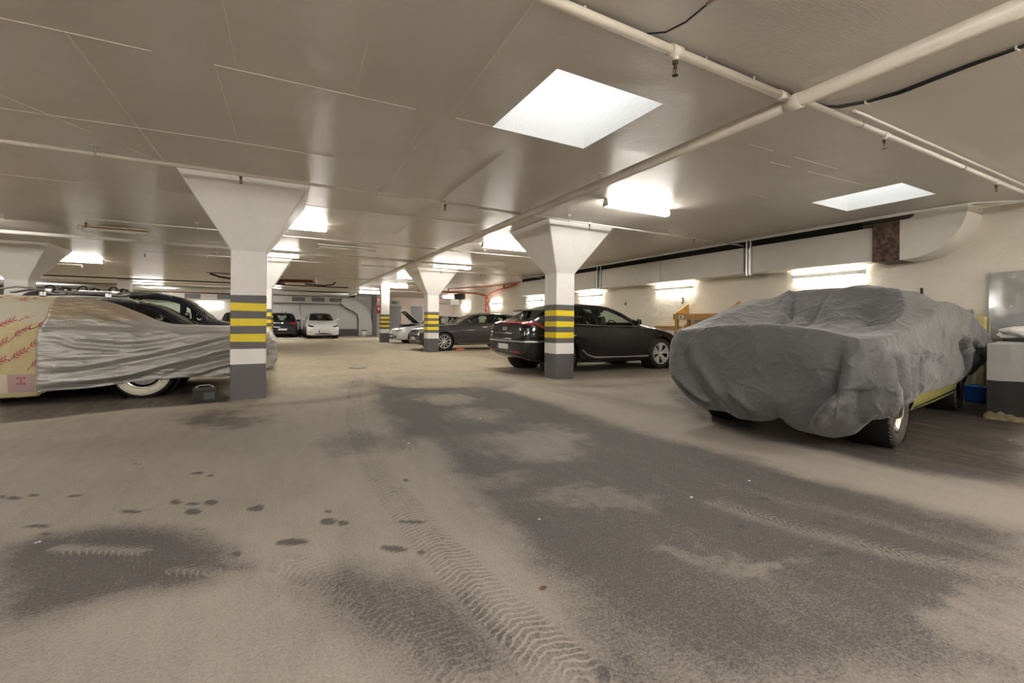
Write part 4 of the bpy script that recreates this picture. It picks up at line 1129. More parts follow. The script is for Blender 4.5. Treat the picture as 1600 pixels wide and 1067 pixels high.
# ------------------------------------------------------------------ cars
# local frame of a car: x from front bumper (0) to tail (L), y to its left/right, z up
class Car:
    def __init__(s, name, label, cat, paintm, L, W, top, belt, plan, sill, wheels, wr, tyre_w=0.21, roof_w=0.6, step=0.04,
                 windows=(), shield=None, rear=None, glassm='glass', reartint=None, keep=None, sect=None):
        s.L, s.W = L, W
        s.top, s.belt, s.plan, s.sill = spline(top), spline(belt), spline(plan), spline(sill)
        s.H = max(z for _, z in top)
        s.wheels, s.wr, s.tw, s.roof_w = wheels, wr, tyre_w, roof_w
        s.paint = paintm
        s.root = empty(name, (0, 0, 0), label=label, cat=cat)
        s.arch = wr + 0.045
        s.windows, s.shield, s.rear = windows, shield, rear
        s.build_body(step)

    def section(s, x):
        W, zt, zb = s.plan(x) * s.W / 2, s.top(x), s.sill(x)
        bl = min(s.belt(x), zt - 0.015)
        k = max(0.0, min(1.0, (zt - bl) / max(0.05, (s.H - s.belt(x)))))
        k = k ** 0.8
        yr = W * 0.90 * (1 - k) + s.roof_w * k if zt - bl > 0.02 else W * 0.90
        zr = zt - (0.045 + 0.035 * k) * min(1, (zt - bl) / 0.12) - 0.004
        h = bl - zb
        P = [(0, zb), (W * 0.80, zb), (W * 0.955, zb + 0.035), (W * 0.985, zb + 0.12 * h + 0.03), (W * 1.0, zb + 0.42 * h), (W * 0.992, zb + 0.70 * h), (W * 0.965, bl - 0.03), (W * 0.935, bl), (yr, zr), (yr * 0.86, zr + (zt - zr) * 0.62), (yr * 0.5, zr + (zt - zr) * 0.93), (0, zt)]
        return P
    SEG = [3, 1, 2, 6, 5, 5, 1, 10, 2, 4, 5]

    def build_body(s, step):
        L = s.L
        xs = set(np.round(np.arange(0.24, L - 0.24, step), 4).tolist())
        for t in (0, .008, .02, .04, .065, .09, .12, .16, .2, .24):
            xs.add(t); xs.add(round(L - t, 4))
        xs = sorted(xs)
        verts, rows = [], []
        def half(P):
            out = []
            for (a, b), n in zip(zip(P[:-1], P[1:]), s.SEG):
                for i in range(n):
                    t = i / n
                    out.append((a[0] * (1 - t) + b[0] * t, a[1] * (1 - t) + b[1] * t))
            out.append(P[-1])
            return out
        def add(x, sc=1.0):
            h = half(s.section(x if sc == 1.0 else (0 if x < 0.1 else L)))
            if sc != 1.0:
                zc = sum(p[1] for p in h) / len(h)
                h = [(p[0] * sc, zc + (p[1] - zc) * sc) for p in h]
            row = []
            full = [(p[0], p[1]) for p in h] + [(-p[0], p[1]) for p in h[-2:0:-1]]
            for y, z in full:
                row.append(len(verts)); verts.append((x, y, z))
            rows.append(row)
        for sc, dx in ((0.02, -0.02), (0.5, -0.018), (0.85, -0.01)): add(dx, sc)
        for x in xs: add(x)
        for sc, dx in ((0.85, 0.01), (0.5, 0.018), (0.02, 0.02)): add(L + dx, sc)
        V = np.array(verts)
        faces = []
        n = len(rows[0])
        for A, B in zip(rows[:-1], rows[1:]):
            for k in range(n):
                faces.append((A[k], A[(k + 1) % n], B[(k + 1) % n], B[k]))
        F = np.array(faces)
        s.bvh = BVHTree.FromPolygons([Vector(v) for v in V], [tuple(f) for f in faces])
        cen = V[F].mean(1)
        nrm = np.cross(V[F[:, 2]] - V[F[:, 0]], V[F[:, 3]] - V[F[:, 1]])
        nl = np.linalg.norm(nrm, axis=1) + 1e-9
        nrm = nrm / nl[:, None]
        out = np.sign((nrm[:, 1:] * (cen[:, 1:] - np.array([0, 0.6]))).sum(1)); nrm *= out[:, None]
        kill = np.zeros(len(F), bool)
        for wx in s.wheels:
            r = np.hypot(cen[:, 0] - wx, cen[:, 2] - s.wr)
            kill |= (r < s.arch) & (np.abs(cen[:, 1]) > s.W / 2 - 0.32)
        def inpoly(px, py, poly, shrink=0.018):
            a = np.array(poly); c = a.mean(0)
            j = len(a) - 1
            ins = np.zeros(len(px), bool)
            for i in range(len(a)):
                cond = (a[i, 1] > py) != (a[j, 1] > py)
                xin = (a[j, 0] - a[i, 0]) * (py - a[i, 1]) / (a[j, 1] - a[i, 1] + 1e-12) + a[i, 0]
                ins ^= cond & (px < xin)
                j = i
            return ins
        for wdw in s.windows:
            lo, hi = wdw[0], wdw[1]
            poly = list(lo) + list(hi)[::-1]
            kill |= inpoly(cen[:, 0], cen[:, 2], poly) & (np.abs(nrm[:, 1]) > 0.25) & (cen[:, 2] > s.belt(2) - .25)
        for sp, sgn in ((s.shield, -1), (s.rear, 1)):
            if sp:
                yb, z0, yt, z1 = sp[:4]
                poly = [(-yb, z0), (yb, z0), (yt, z1), (-yt, z1)]
                side = (cen[:, 0] < L * 0.52) if sgn < 0 else (cen[:, 0] > L * 0.55)
                kill |= inpoly(cen[:, 1], cen[:, 2], poly) & side & (nrm[:, 2] > 0.1) & (cen[:, 2] > z0)
        F2 = F[~kill]
        # snap the rim of each wheel opening onto its circle
        used = np.zeros(len(V), int); gone = np.zeros(len(V), int)
        np.add.at(used, F2.ravel(), 1); np.add.at(gone, F[kill].ravel(), 1)
        edge = (used > 0) & (gone > 0)
        for wx in s.wheels:
            dx, dz = V[:, 0] - wx, V[:, 2] - s.wr
            r = np.hypot(dx, dz)
            e = edge & (np.abs(r - s.arch) < step * 1.3) & (V[:, 2] > 0.12)
            V[e, 0] = wx + dx[e] / r[e] * s.arch
            V[e, 2] = s.wr + dz[e] / r[e] * s.arch
        s.body = pyobj('body', V, [tuple(map(int, f)) for f in F2], s.paint, s.root, smooth=True, auto=32)
        # dark wheel wells
        for wx in s.wheels:
            for sg in (-1, 1):
                bm = BM()
                y0, y1 = sg * (s.W / 2 - 0.34), sg * (s.W / 2 - 0.045)
                lathe(bm, [(0.0, y0), (s.arch + 0.02, y0), (s.arch + 0.004, y1)], 30, 'Y', (wx, 0, s.wr))
                o = obj('wheel_well', bm, M['wheel_dark'], s.root, smooth=True)

    def hit(s, axis, a, b):
        """surface point seen along an axis: 'L'/'R' side (a=x, b=z), 'F' front or 'B' rear (a=y, b=z), 'T' top (a=x, b=y)"""
        o, d = {'L': ((a, 3, b), (0, -1, 0)), 'R': ((a, -3, b), (0, 1, 0)), 'F': ((-2, a, b), (1, 0, 0)),
                'B': ((s.L + 2, a, b), (-1, 0, 0)), 'T': ((a, b, 4), (0, 0, -1))}[axis]
        loc, nrm, idx, dist = s.bvh.ray_cast(Vector(o), Vector(d))
        if loc is None:
            return None, None
        if nrm.dot(Vector(d)) > 0: nrm = -nrm
        return loc, nrm

    def patch(s, name, axis, lo, hi, mat, n=16, m=5, off=0.006, parent=None, thick=0.0, label=None):
        """skin patch between two polylines given in the projection plane of the axis"""
        A, B = resample(lo, n), resample(hi, n)
        V, ok = [], True
        for j in range(m):
            t = j / (m - 1)
            for i in range(n):
                q = A[i] * (1 - t) + B[i] * t
                loc, nr = s.hit(axis, q[0], q[1])
                if loc is None:
                    V.append(None); continue
                V.append(loc + nr * off)
        F = []
        for j in range(m - 1):
            for i in range(n - 1):
                f = (j * n + i, j * n + i + 1, (j + 1) * n + i + 1, (j + 1) * n + i)
                if all(V[k] is not None for k in f): F.append(f)
        V = [v if v is not None else Vector((0, 0, 0)) for v in V]
        usedv = sorted({k for f in F for k in f})
        mp = {k: i for i, k in enumerate(usedv)}
        bm = BM()
        vs = [bm.verts.new(V[k]) for k in usedv]
        for f in F: bm.faces.new([vs[mp[k]] for k in f])
        if thick:
            r = bmesh.ops.extrude_face_region(bm, geom=bm.faces[:])
            for e in r['geom']:
                if isinstance(e, bmesh.types.BMVert):
                    loc, nr, _, _ = s.bvh.find_nearest(e.co)
                    e.co = loc - (e.co - loc) * 0.2
        o = obj(name, bm, mat, parent or s.root, smooth=True, auto=50)
        if label: o['label'] = label
        return o

    def strip(s, name, axis, pts, w, mat, n=24, off=0.008, parent=None, label=None):
        P = resample(pts, n)
        T = np.gradient(P, axis=0); T /= np.linalg.norm(T, axis=1)[:, None] + 1e-9
        N = np.stack([-T[:, 1], T[:, 0]], 1)
        return s.patch(name, axis, P - N * w / 2, P + N * w / 2, mat, n=n, m=3, off=off, parent=parent, label=label)

    def both(s, fn):
        for sd in 'LR': fn(sd)

    def glaze(s, side_mats=None, shield_mat=None, rear_mat=None, trim='black', trim_w=0.03, names=None):
        side_mats = side_mats or [M['glass']] * len(s.windows)
        tm = M['gloss_black'] if trim == 'black' else M['satin']
        for sd in 'LR':
            for i, wdw in enumerate(s.windows):
                lo, hi = wdw[0], wdw[1]
                g = s.patch('side_window', sd, lo, hi, side_mats[i], n=20, m=8, off=0.004)
                loop = list(lo) + list(hi)[::-1] + [lo[0]]
                s.strip('window_seal', sd, loop, trim_w, M['gloss_black'], n=70, off=0.007, parent=g)
        for sp, ax, mt, nm in ((s.shield, 'F', shield_mat, 'windscreen'), (s.rear, 'B', rear_mat, 'rear_window')):
            if sp:
                yb, z0, yt, z1 = sp[:4]
                lo = [(-yb, z0), (0, z0 - 0.012), (yb, z0)]
                hi = [(-yt, z1), (0, z1 + 0.012), (yt, z1)]
                g = s.patch(nm, ax, lo, hi, mt or M['glass'], n=24, m=12, off=0.004)
                s.strip('window_seal', ax, lo + hi[::-1] + [lo[0]], 0.035, M['gloss_black'], n=80, off=0.007, parent=g)

    def interior(s, x_front, x_rear, seat_x, zseat=0.45, dash=True):
        bm = BM()
        w = s.W / 2 - 0.16
        z = s.belt(s.L * 0.5) - 0.22
        box2(bm, (x_front, -w, z - 0.02), (x_rear, w, z))
        obj('cabin_floor', bm, M['seat'], s.root)
        top = s.belt(s.L * 0.5)
        for sx in seat_x:
            for sy in (-0.37, 0.37):
                bm = BM()
                box(bm, (sx, sy, top - 0.02), (0.13, 0.46, 0.50), rot=Matrix.Rotation(0.22, 4, 'Y'), bev=0.05, segs=3)
                box(bm, (sx + 0.085, sy, top + 0.32), (0.09, 0.25, 0.17), rot=Matrix.Rotation(0.15, 4, 'Y'), bev=0.035, segs=3)
                tube(bm, [(sx + 0.05, sy - 0.06, top + 0.15), (sx + 0.08, sy - 0.06, top + 0.3)], 0.008, 6)
                tube(bm, [(sx + 0.05, sy + 0.06, top + 0.15), (sx + 0.08, sy + 0.06, top + 0.3)], 0.008, 6)
                obj('seat', bm, M['seat'], s.root, smooth=True, auto=40)
        if dash:
            bm = BM(); box(bm, (x_front + 0.30, 0, top - 0.08), (0.4, 2 * w, 0.16), bev=0.05); obj('dashboard', bm, M['seat'], s.root, smooth=True, auto=40)
            bm = BM()
            c = Vector((x_front + 0.62, 0.37, top - 0.03))
            pts = [c + Vector((math.cos(t) * 0.06, math.sin(t) * 0.18, math.cos(t) * 0.17)) for t in np.linspace(0, 2 * PI, 25)]
            tube(bm, pts, 0.014, 8, caps=False); tube(bm, [c + Vector((0, -0.17, 0)), c + Vector((0, 0.17, 0))], 0.014, 6)
            obj('steering_wheel', bm, M['seat'], s.root)
            bm = BM(); box(bm, (x_front + 0.72, 0, s.H - 0.16), (0.03, 0.22, 0.065), bev=0.012); obj('rear_view_mirror', bm, M['black_plastic'], s.root)

    def wheel(s, x, sg, style, tyre_mat=None, rim_mat=None, wall=None):
        r, w = s.wr, s.tw
        yo = s.W / 2 - 0.035
        c = (x, sg * (yo - w / 2), r)
        rim_r = style.get('rim', 0.68) * r
        bm = BM()
        h = w / 2
        prof = [(rim_r, -h * 0.82), (rim_r + 0.02, -h * 0.95), (r * 0.90, -h), (r * 0.975, -h * 0.86), (r, -h * 0.55), (r, h * 0.55), (r * 0.975, h * 0.86), (r * 0.90, h), (rim_r + 0.02, h * 0.95), (rim_r, h * 0.82)]
        lathe(bm, prof, 44, 'Y')
        if style.get('tread'):
            n = 44
            for k in range(n):
                a = 2 * PI * k / n
                for yy in (-0.33, 0.33):
                    box(bm, (math.sin(a) * (r + 0.001), yy * w, math.cos(a) * (r + 0.001)), (0.026, w * 0.30, 0.012), rot=Matrix.Rotation(a, 4, 'Y') @ Matrix.Rotation(0.3 * (1 if yy > 0 else -1), 4, 'Z'))
        wh = obj('wheel', bm, tyre_mat or M['rubber'], s.root, smooth=True, auto=50)
        wh.location = c
        bm = BM()
        # barrel and back
        lathe(bm, [(rim_r, -sg * h * 0.82), (rim_r * 0.97, sg * h * 0.2), (rim_r * 0.97, sg * h * 0.80)], 40, 'Y')
        obj('rim_barrel', bm, M['wheel_dark'], wh, smooth=True)
        bm = BM(); lathe(bm, [(0, sg * h * 0.05), (rim_r * 0.72, sg * h * 0.05), (rim_r * 0.72, -sg * h * 0.1)], 30, 'Y'); obj('brake_disc', bm, M['disc'], wh)
        rm = rim_mat or M['alloy']
        bm = BM()
        o_ = sg * h * 0.80
        lathe(bm, [(rim_r * 0.985, o_), (rim_r * 1.005, o_ * 1.06), (rim_r * 0.93, o_ * 1.02), (rim_r * 0.91, o_ * 0.75)], 44, 'Y')
        kind = style['kind']
        if kind == 'spokes':
            n = style['n']
            for k in range(n):
                a = 2 * PI * k / n + style.get('phase', 0)
                for da, wd in style.get('twin', [(0, 0.11)]):
                    a2 = a + da
                    p0 = Vector((math.sin(a + da * 0.3), 0, math.cos(a + da * 0.3))) * rim_r * 0.16
                    p1 = Vector((math.sin(a2), 0, math.cos(a2))) * rim_r * 0.96
                    d = (p1 - p0)
                    side = Vector((d.z, 0, -d.x)).normalized()
                    w0, w1 = rim_r * wd * 0.6, rim_r * wd
                    vs = []
                    for p, ww, yy in ((p0, w0, 0.62), (p1, w1, 0.86)):
                        for s1 in (-1, 1):
                            for yo2 in (yy, yy - 0.28):
                                vs.append(bm.verts.new(p + side * ww * s1 + Vector((0, sg * h * yo2, 0))))
                    a0, a1, b0, b1, c0, c1, d0, d1 = vs
                    for f in ((a0, b0, d0, c0), (a1, c1, d1, b1), (a0, c0, c1, a1), (b0, b1, d1, d0), (a0, a1, b1, b0), (c0, d0, d1, c1)):
                        bm.faces.new(f)
            lathe(bm, [(0, sg * h * 0.66), (rim_r * 0.17, sg * h * 0.66), (rim_r * 0.2, sg * h * 0.5)], 20, 'Y')
        elif kind == 'cap':
            lathe(bm, [(0, sg * h * 1.05), (rim_r * 0.35, sg * h * 1.02), (rim_r * 0.45, sg * h * 0.7), (rim_r * 0.8, sg * h * 0.6), (rim_r * 0.95, sg * h * 0.8)], 36, 'Y')
        bmesh.ops.recalc_face_normals(bm, faces=bm.faces)
        obj('rim', bm, rm, wh, smooth=True, auto=35)
        if wall:
            bm = BM()
            lathe(bm, [(rim_r * 1.02, sg * h * 0.97), (rim_r * 1.04, sg * h * 1.03), (r * 0.89, sg * h * 1.035), (r * 0.9, sg * h * 0.98)], 44, 'Y')
            obj('white_band', bm, wall, wh, smooth=True)
        return wh

    def wheels_all(s, style, **k):
        for x in s.wheels:
            for sg in (-1, 1): s.wheel(x, sg, style, **k)

    def arch_trim(s, mat, w=0.06):
        for wx in s.wheels:
            for sd in 'LR':
                pts = [(wx + (s.arch + w * 0.45) * math.cos(t), s.wr + (s.arch + w * 0.45) * math.sin(t)) for t in np.linspace(-0.28, PI + 0.28, 26)]
                pts = [p for p in pts if p[1] > s.sill(p[0]) + 0.02]
                s.strip('arch_trim', sd, pts, w, mat, n=36, off=0.012)

    def mirrors(s, x, z, mat):
        for sg in (-1, 1):
            loc, nr = s.hit('L' if sg > 0 else 'R', x, z - 0.06)
            bm = BM()
            y = loc.y
            tube(bm, [(x, y - sg * 0.02, z - 0.05), (x, y + sg * 0.08, z - 0.02)], 0.022, 8)
            box(bm, (x, y + sg * 0.16, z + 0.03), (0.11, 0.20, 0.13), rot=Matrix.Rotation(sg * 0.15, 4, 'Z'), bev=0.035, segs=3)
            mo = obj('side_mirror', bm, mat, s.root, smooth=True, auto=45)

    def number_plate(s, axis, z, y0=0.0, rot=0.0, w=0.52):
        xs = (-0.03 if axis == 'F' else s.L + 0.03)
        loc, _ = s.hit(axis, y0, z)
        loc2, _ = s.hit(axis, y0, z + 0.05); loc3, _ = s.hit(axis, y0, z - 0.05)
        xs = (min(l.x for l in (loc, loc2, loc3)) - 0.012) if axis == 'F' else (max(l.x for l in (loc, loc2, loc3)) + 0.012)
        sg = -1 if axis == 'F' else 1
        bm = BM(); box(bm, (xs, y0, z), (0.02, w + 0.02, 0.13), bev=0.006); h = obj('plate_holder', bm, M['black_plastic'], s.root)
        bm = BM(); box(bm, (xs + sg * 0.012, y0, z), (0.006, w, 0.11)); obj('number_plate', bm, M['plate'], h)
        bm = BM(); box(bm, (xs + sg * 0.0155, y0 - sg * (w / 2 - 0.025), z), (0.002, 0.05, 0.11)); obj('plate_band', bm, M['plate_blue'], h)
        return h

    def place(s, x, y, rz):
        s.root.location = (x, y, 0)
        s.root.rotation_euler = (0, 0, rz)

PLAN = lambda L, f=0.70, r=0.78: [(0, f), (0.05, f + 0.10), (0.14, f + 0.17), (0.35, 0.95), (0.8, 0.985), (L * 0.5, 1.0), (L - 0.8, 0.985), (L - 0.35, 0.955), (L - 0.12, r + 0.10), (L - 0.04, r + 0.05), (L, r)]

# --- black crossover hatchback beside the column, seen from the rear quarter
def kia():
    L = 4.68
    wins = [([(1.62, 1.035), (2.2, 1.04), (2.72, 1.05)], [(1.66, 1.07), (1.95, 1.235), (2.3, 1.385), (2.74, 1.445)]),
            ([(2.80, 1.052), (3.2, 1.065), (3.58, 1.085)], [(2.82, 1.448), (3.2, 1.445), (3.62, 1.385)]),
            ([(3.66, 1.09), (3.85, 1.10), (4.02, 1.13)], [(3.69, 1.37), (3.85, 1.30), (4.03, 1.17)])]
    c = Car('black_hatchback', 'glossy black crossover hatchback with full width red tail light, nose to the cream wall', 'car', M['kia_paint'], L, 1.88,
            top=[(0, .60), (.04, .68), (.15, .77), (.35, .86), (.7, .95), (1.05, 1.02), (1.28, 1.07), (1.5, 1.19), (1.85, 1.37), (2.15, 1.475), (2.5, 1.535), (2.9, 1.55), (3.3, 1.53), (3.65, 1.47), (3.88, 1.405), (4.02, 1.33), (4.2, 1.235), (4.38, 1.155), (4.5, 1.125), (4.6, 1.11), (4.65, 1.0), (4.68, .80)],
            belt=[(0, .58), (.5, .86), (1.2, 1.0), (2, 1.02), (3, 1.035), (3.8, 1.06), (4.3, 1.07), (4.6, 1.02), (4.68, .80)],
            plan=[(0, .70), (.05, .80), (.14, .88), (.35, .95), (.8, .985), (2.3, .99), (3.6, 1.0), (4.1, .985), (4.4, .945), (4.58, .885), (4.65, .83), (4.68, .78)],
            sill=[(0, .26), (.3, .22), (1.3, .20), (3.4, .22), (4.2, .26), (4.5, .34), (4.68, .44)], wheels=[.845, 3.745], wr=.37, tyre_w=.235, roof_w=.60, windows=wins,
            shield=(.66, 1.10, .56, 1.455), rear=(.60, 1.155, .52, 1.38))
    gd = M['glass_dark']
    c.glaze([M['glass'], gd, gd], M['glass'], gd)
    c.interior(1.3, 4.2, (2.35, 3.25))
    c.wheels_all(dict(kind='spokes', n=5, rim=.70, twin=[(-0.30, 0.055), (0.30, 0.055), (-0.08, .04), (0.08, .04)]), rim_mat=M['alloy'])
    c.arch_trim(M['gloss_black'], .075)
    bp = M['black_plastic']
    for sd in 'LR':
        c.patch('sill_cladding', sd, [(1.30, .225), (2.3, .215), (3.3, .235)], [(1.32, .30), (2.3, .30), (3.28, .36)], bp, n=24, m=3, off=.012)
        c.strip('sill_trim', sd, [(1.30, .335), (2.2, .335), (2.9, .345), (3.12, .40), (3.27, .52)], .028, M['satin'], n=30, off=.018, label='bright satin sill strip')
        for x0 in ([(1.34, .36), (1.34, .7), (1.55, 1.0)], [(2.76, .35), (2.77, 1.05), (2.77, 1.44)], [(3.40, .62), (3.60, .85), (3.64, 1.07)]):
            c.strip('door_seam', sd, x0, .008, M['cable'], n=16, off=.003)
        c.strip('side_tail_light', sd, [(4.52, 1.105), (4.42, 1.085), (4.20, .985), (4.02, .875), (3.97, .845)], .05, M['lens_red'], n=26, off=.012, label='red lamp running down the rear wing')
        c.strip('side_bright_strip', sd, [(4.62, .705), (4.35, .700), (4.2, .715), (4.08, .80)], .032, M['satin'], n=24, off=.012)
        c.patch('door_handle', sd, [(2.48, .875), (2.68, .885)], [(2.48, .905), (2.68, .915)], c.paint, n=8, m=3, off=.018)
        c.patch('door_handle', sd, [(3.30, .915), (3.50, .925)], [(3.30, .945), (3.50, .955)], c.paint, n=8, m=3, off=.018)
        c.strip('chrome_line', sd, [(1.62, 1.02), (2.7, 1.035), (3.6, 1.07), (4.05, 1.115)], .012, M['satin'], n=30, off=.012)
    # tail
    c.strip('tail_light', 'B', [(-.84, 1.055), (-.6, 1.085), (0, 1.095), (.6, 1.085), (.84, 1.055)], .045, M['lens_red'], n=40, off=.014, label='red lamp bar across the tail')
    c.strip('bright_strip', 'B', [(-.83, .70), (0, .70), (.83, .70)], .03, M['satin'], n=40, off=.014)
    c.patch('rear_bumper', 'B', [(-.80, .45), (0, .43), (.80, .45)], [(-.84, .66), (0, .665), (.84, .66)], bp, n=40, m=6, off=.01)
    c.patch('diffuser_panel', 'B', [(-.45, .46), (0, .45), (.45, .46)], [(-.30, .62), (0, .62), (.30, .62)], simple('grey_skid_plate', (.07, .07, .072), .45), n=20, m=4, off=.016)
    for sg in (-1, 1):
        c.patch('rear_reflector', 'B', [(sg * .38, .455), (sg * .74, .475)], [(sg * .38, .49), (sg * .70, .505)], M['lens_red'], n=14, m=3, off=.022)
    c.number_plate('B', .58)
    # badge lettering drawn as strokes
    kk = [[(-.005, .93), (-.005, .99)], [(-.005, .955), (.03, .99)], [(-.005, .96), (.035, .93)], [(.05, .93), (.05, .985)], [(.05, .93), (.085, .99)], [(.085, .99), (.10, .93)]]
    b = None
    for st in kk:
        pts = [((a - .045) * 1.7, .96 + (z - .96) * 1.2) for a, z in st]
        c.strip('badge', 'B', pts, .013, M['plate'], n=5, off=.018)
    # spoiler
    bm = BM()
    prof = [(3.80, 1.42), (4.0, 1.395), (4.16, 1.365), (4.16, 1.345), (4.0, 1.36), (3.8, 1.37)]
    prism(bm, [(x, z + .01) for x, z in prof], 'Y', -.56, .56)
    obj('roof_spoiler', bm, M['gloss_black'], c.root, smooth=True, auto=30)
    bm = BM(); 
    prism(bm, [(3.35, 1.52), (3.62, 1.475), (3.60, 1.54)], 'Y', -.012, .012); obj('fin_aerial', bm, M['gloss_black'], c.root)
    c.mirrors(1.75, 1.10, M['gloss_black'])
    for sg in (-1, 1):
        c.patch('headlight', 'F', [(sg * .45, .66), (sg * .78, .66)], [(sg * .45, .72), (sg * .78, .74)], M['lens_clear'], n=10, m=3, off=.01)
    c.place(9.13, 8.70, PI)
    return c
kia()

# --- dark grey estate, nose to the lane
def estate():
    L = 4.85
    wins = [([(1.80, 1.02), (2.3, 1.03), (2.76, 1.04)], [(1.84, 1.05), (2.15, 1.23), (2.4, 1.335), (2.78, 1.375)]),
            ([(2.84, 1.042), (3.2, 1.05), (3.62, 1.06)], [(2.86, 1.378), (3.2, 1.375), (3.66, 1.355)]),
            ([(3.72, 1.065), (4.0, 1.08), (4.22, 1.12)], [(3.75, 1.35), (4.0, 1.32), (4.24, 1.24)])]
    c = Car('estate_car', 'dark grey estate car with bright multi-spoke wheels, nose behind the striped column', 'car', M['volvo_paint'], L, 1.87,
            top=[(0, .62), (.04, .76), (.12, .84), (.3, .90), (.8, .96), (1.3, 1.0), (1.5, 1.03), (1.75, 1.14), (2.1, 1.31), (2.4, 1.41), (2.7, 1.455), (3.1, 1.47), (3.6, 1.455), (4.1, 1.41), (4.4, 1.35), (4.55, 1.25), (4.7, 1.07), (4.8, .98), (4.85, .75)],
            belt=[(0, .60), (.3, .83), (1, .93), (1.6, .99), (3, 1.02), (4.2, 1.06), (4.7, .98), (4.85, .72)],
            plan=PLAN(L, .74, .78), sill=[(0, .24), (.3, .20), (4.3, .21), (4.85, .34)], wheels=[.93, 3.84], wr=.345, roof_w=.60, windows=wins,
            shield=(.66, 1.06, .56, 1.385), rear=(.58, 1.08, .5, 1.30))
    c.glaze()
    c.interior(1.5, 4.4, (2.4, 3.3))
    c.wheels_all(dict(kind='spokes', n=10, rim=.74, twin=[(0, 0.075)]))
    for sd in 'LR':
        c.strip('chrome_window_line', sd, [(1.70, 1.00), (2.7, 1.022), (3.7, 1.045), (4.28, 1.11)], .014, M['chrome'], n=30, off=.014)
        c.strip('chrome_window_line', sd, [(1.78, 1.05), (2.1, 1.24), (2.38, 1.36), (2.8, 1.40), (3.7, 1.385), (4.2, 1.29), (4.3, 1.15)], .012, M['chrome'], n=40, off=.016)
        for pts in ([(1.45, .30), (1.45, .7), (1.62, .96)], [(2.80, .28), (2.80, 1.03), (2.80, 1.37)], [(3.55, .62), (3.74, .85), (3.70, 1.05)]):
            c.strip('door_seam', sd, pts, .008, M['cable'], n=16, off=.003)
        c.strip('sill_trim', sd, [(1.45, .27), (2.4, .265), (3.4, .28)], .022, M['satin'], n=24, off=.012)
        c.patch('sill_cladding', sd, [(1.35, .215), (3.5, .225)], [(1.35, .25), (3.5, .26)], M['black_plastic'], n=24, m=3, off=.012)
        c.patch('door_handle', sd, [(2.5, .885), (2.7, .89)], [(2.5, .91), (2.7, .915)], M['satin'], n=6, m=3, off=.02)
        c.patch('door_handle', sd, [(3.4, .90), (3.6, .905)], [(3.4, .925), (3.6, .93)], M['satin'], n=6, m=3, off=.02)
    c.patch('grille', 'F', [(-.38, .42), (0, .40), (.38, .42)], [(-.42, .76), (0, .77), (.42, .76)], M['gloss_black'], n=16, m=6, off=.012)
    c.strip('grille_surround', 'F', [(-.42, .76), (0, .775), (.42, .76), (.38, .42), (-.38, .42), (-.42, .76)], .022, M['chrome'], n=50, off=.018)
    for sg in (-1, 1):
        c.patch('headlight', 'F', [(sg * .46, .66), (sg * .80, .68)], [(sg * .46, .76), (sg * .82, .79)], M['lens_clear'], n=10, m=4, off=.01)
        c.strip('bumper_trim', 'F', [(sg * .48, .36), (sg * .78, .37)], .02, M['chrome'], n=10, off=.014)
    c.patch('lower_grille', 'F', [(-.6, .26), (.6, .26)], [(-.62, .34), (.62, .34)], M['black_plastic'], n=16, m=3, off=.01)
    c.number_plate('F', .46)
    c.mirrors(1.92, 1.06, c.paint)
    for sg in (-1, 1):
        bm = BM(); tube(bm, [(2.35, sg * .58, 1.42), (2.5, sg * .57, 1.475), (3.2, sg * .57, 1.49), (4.0, sg * .55, 1.455), (4.15, sg * .55, 1.41)], .012, 8)
        obj('roof_rail', bm, M['satin'], c.root)
    c.place(4.72, 16.93, 0)
estate()

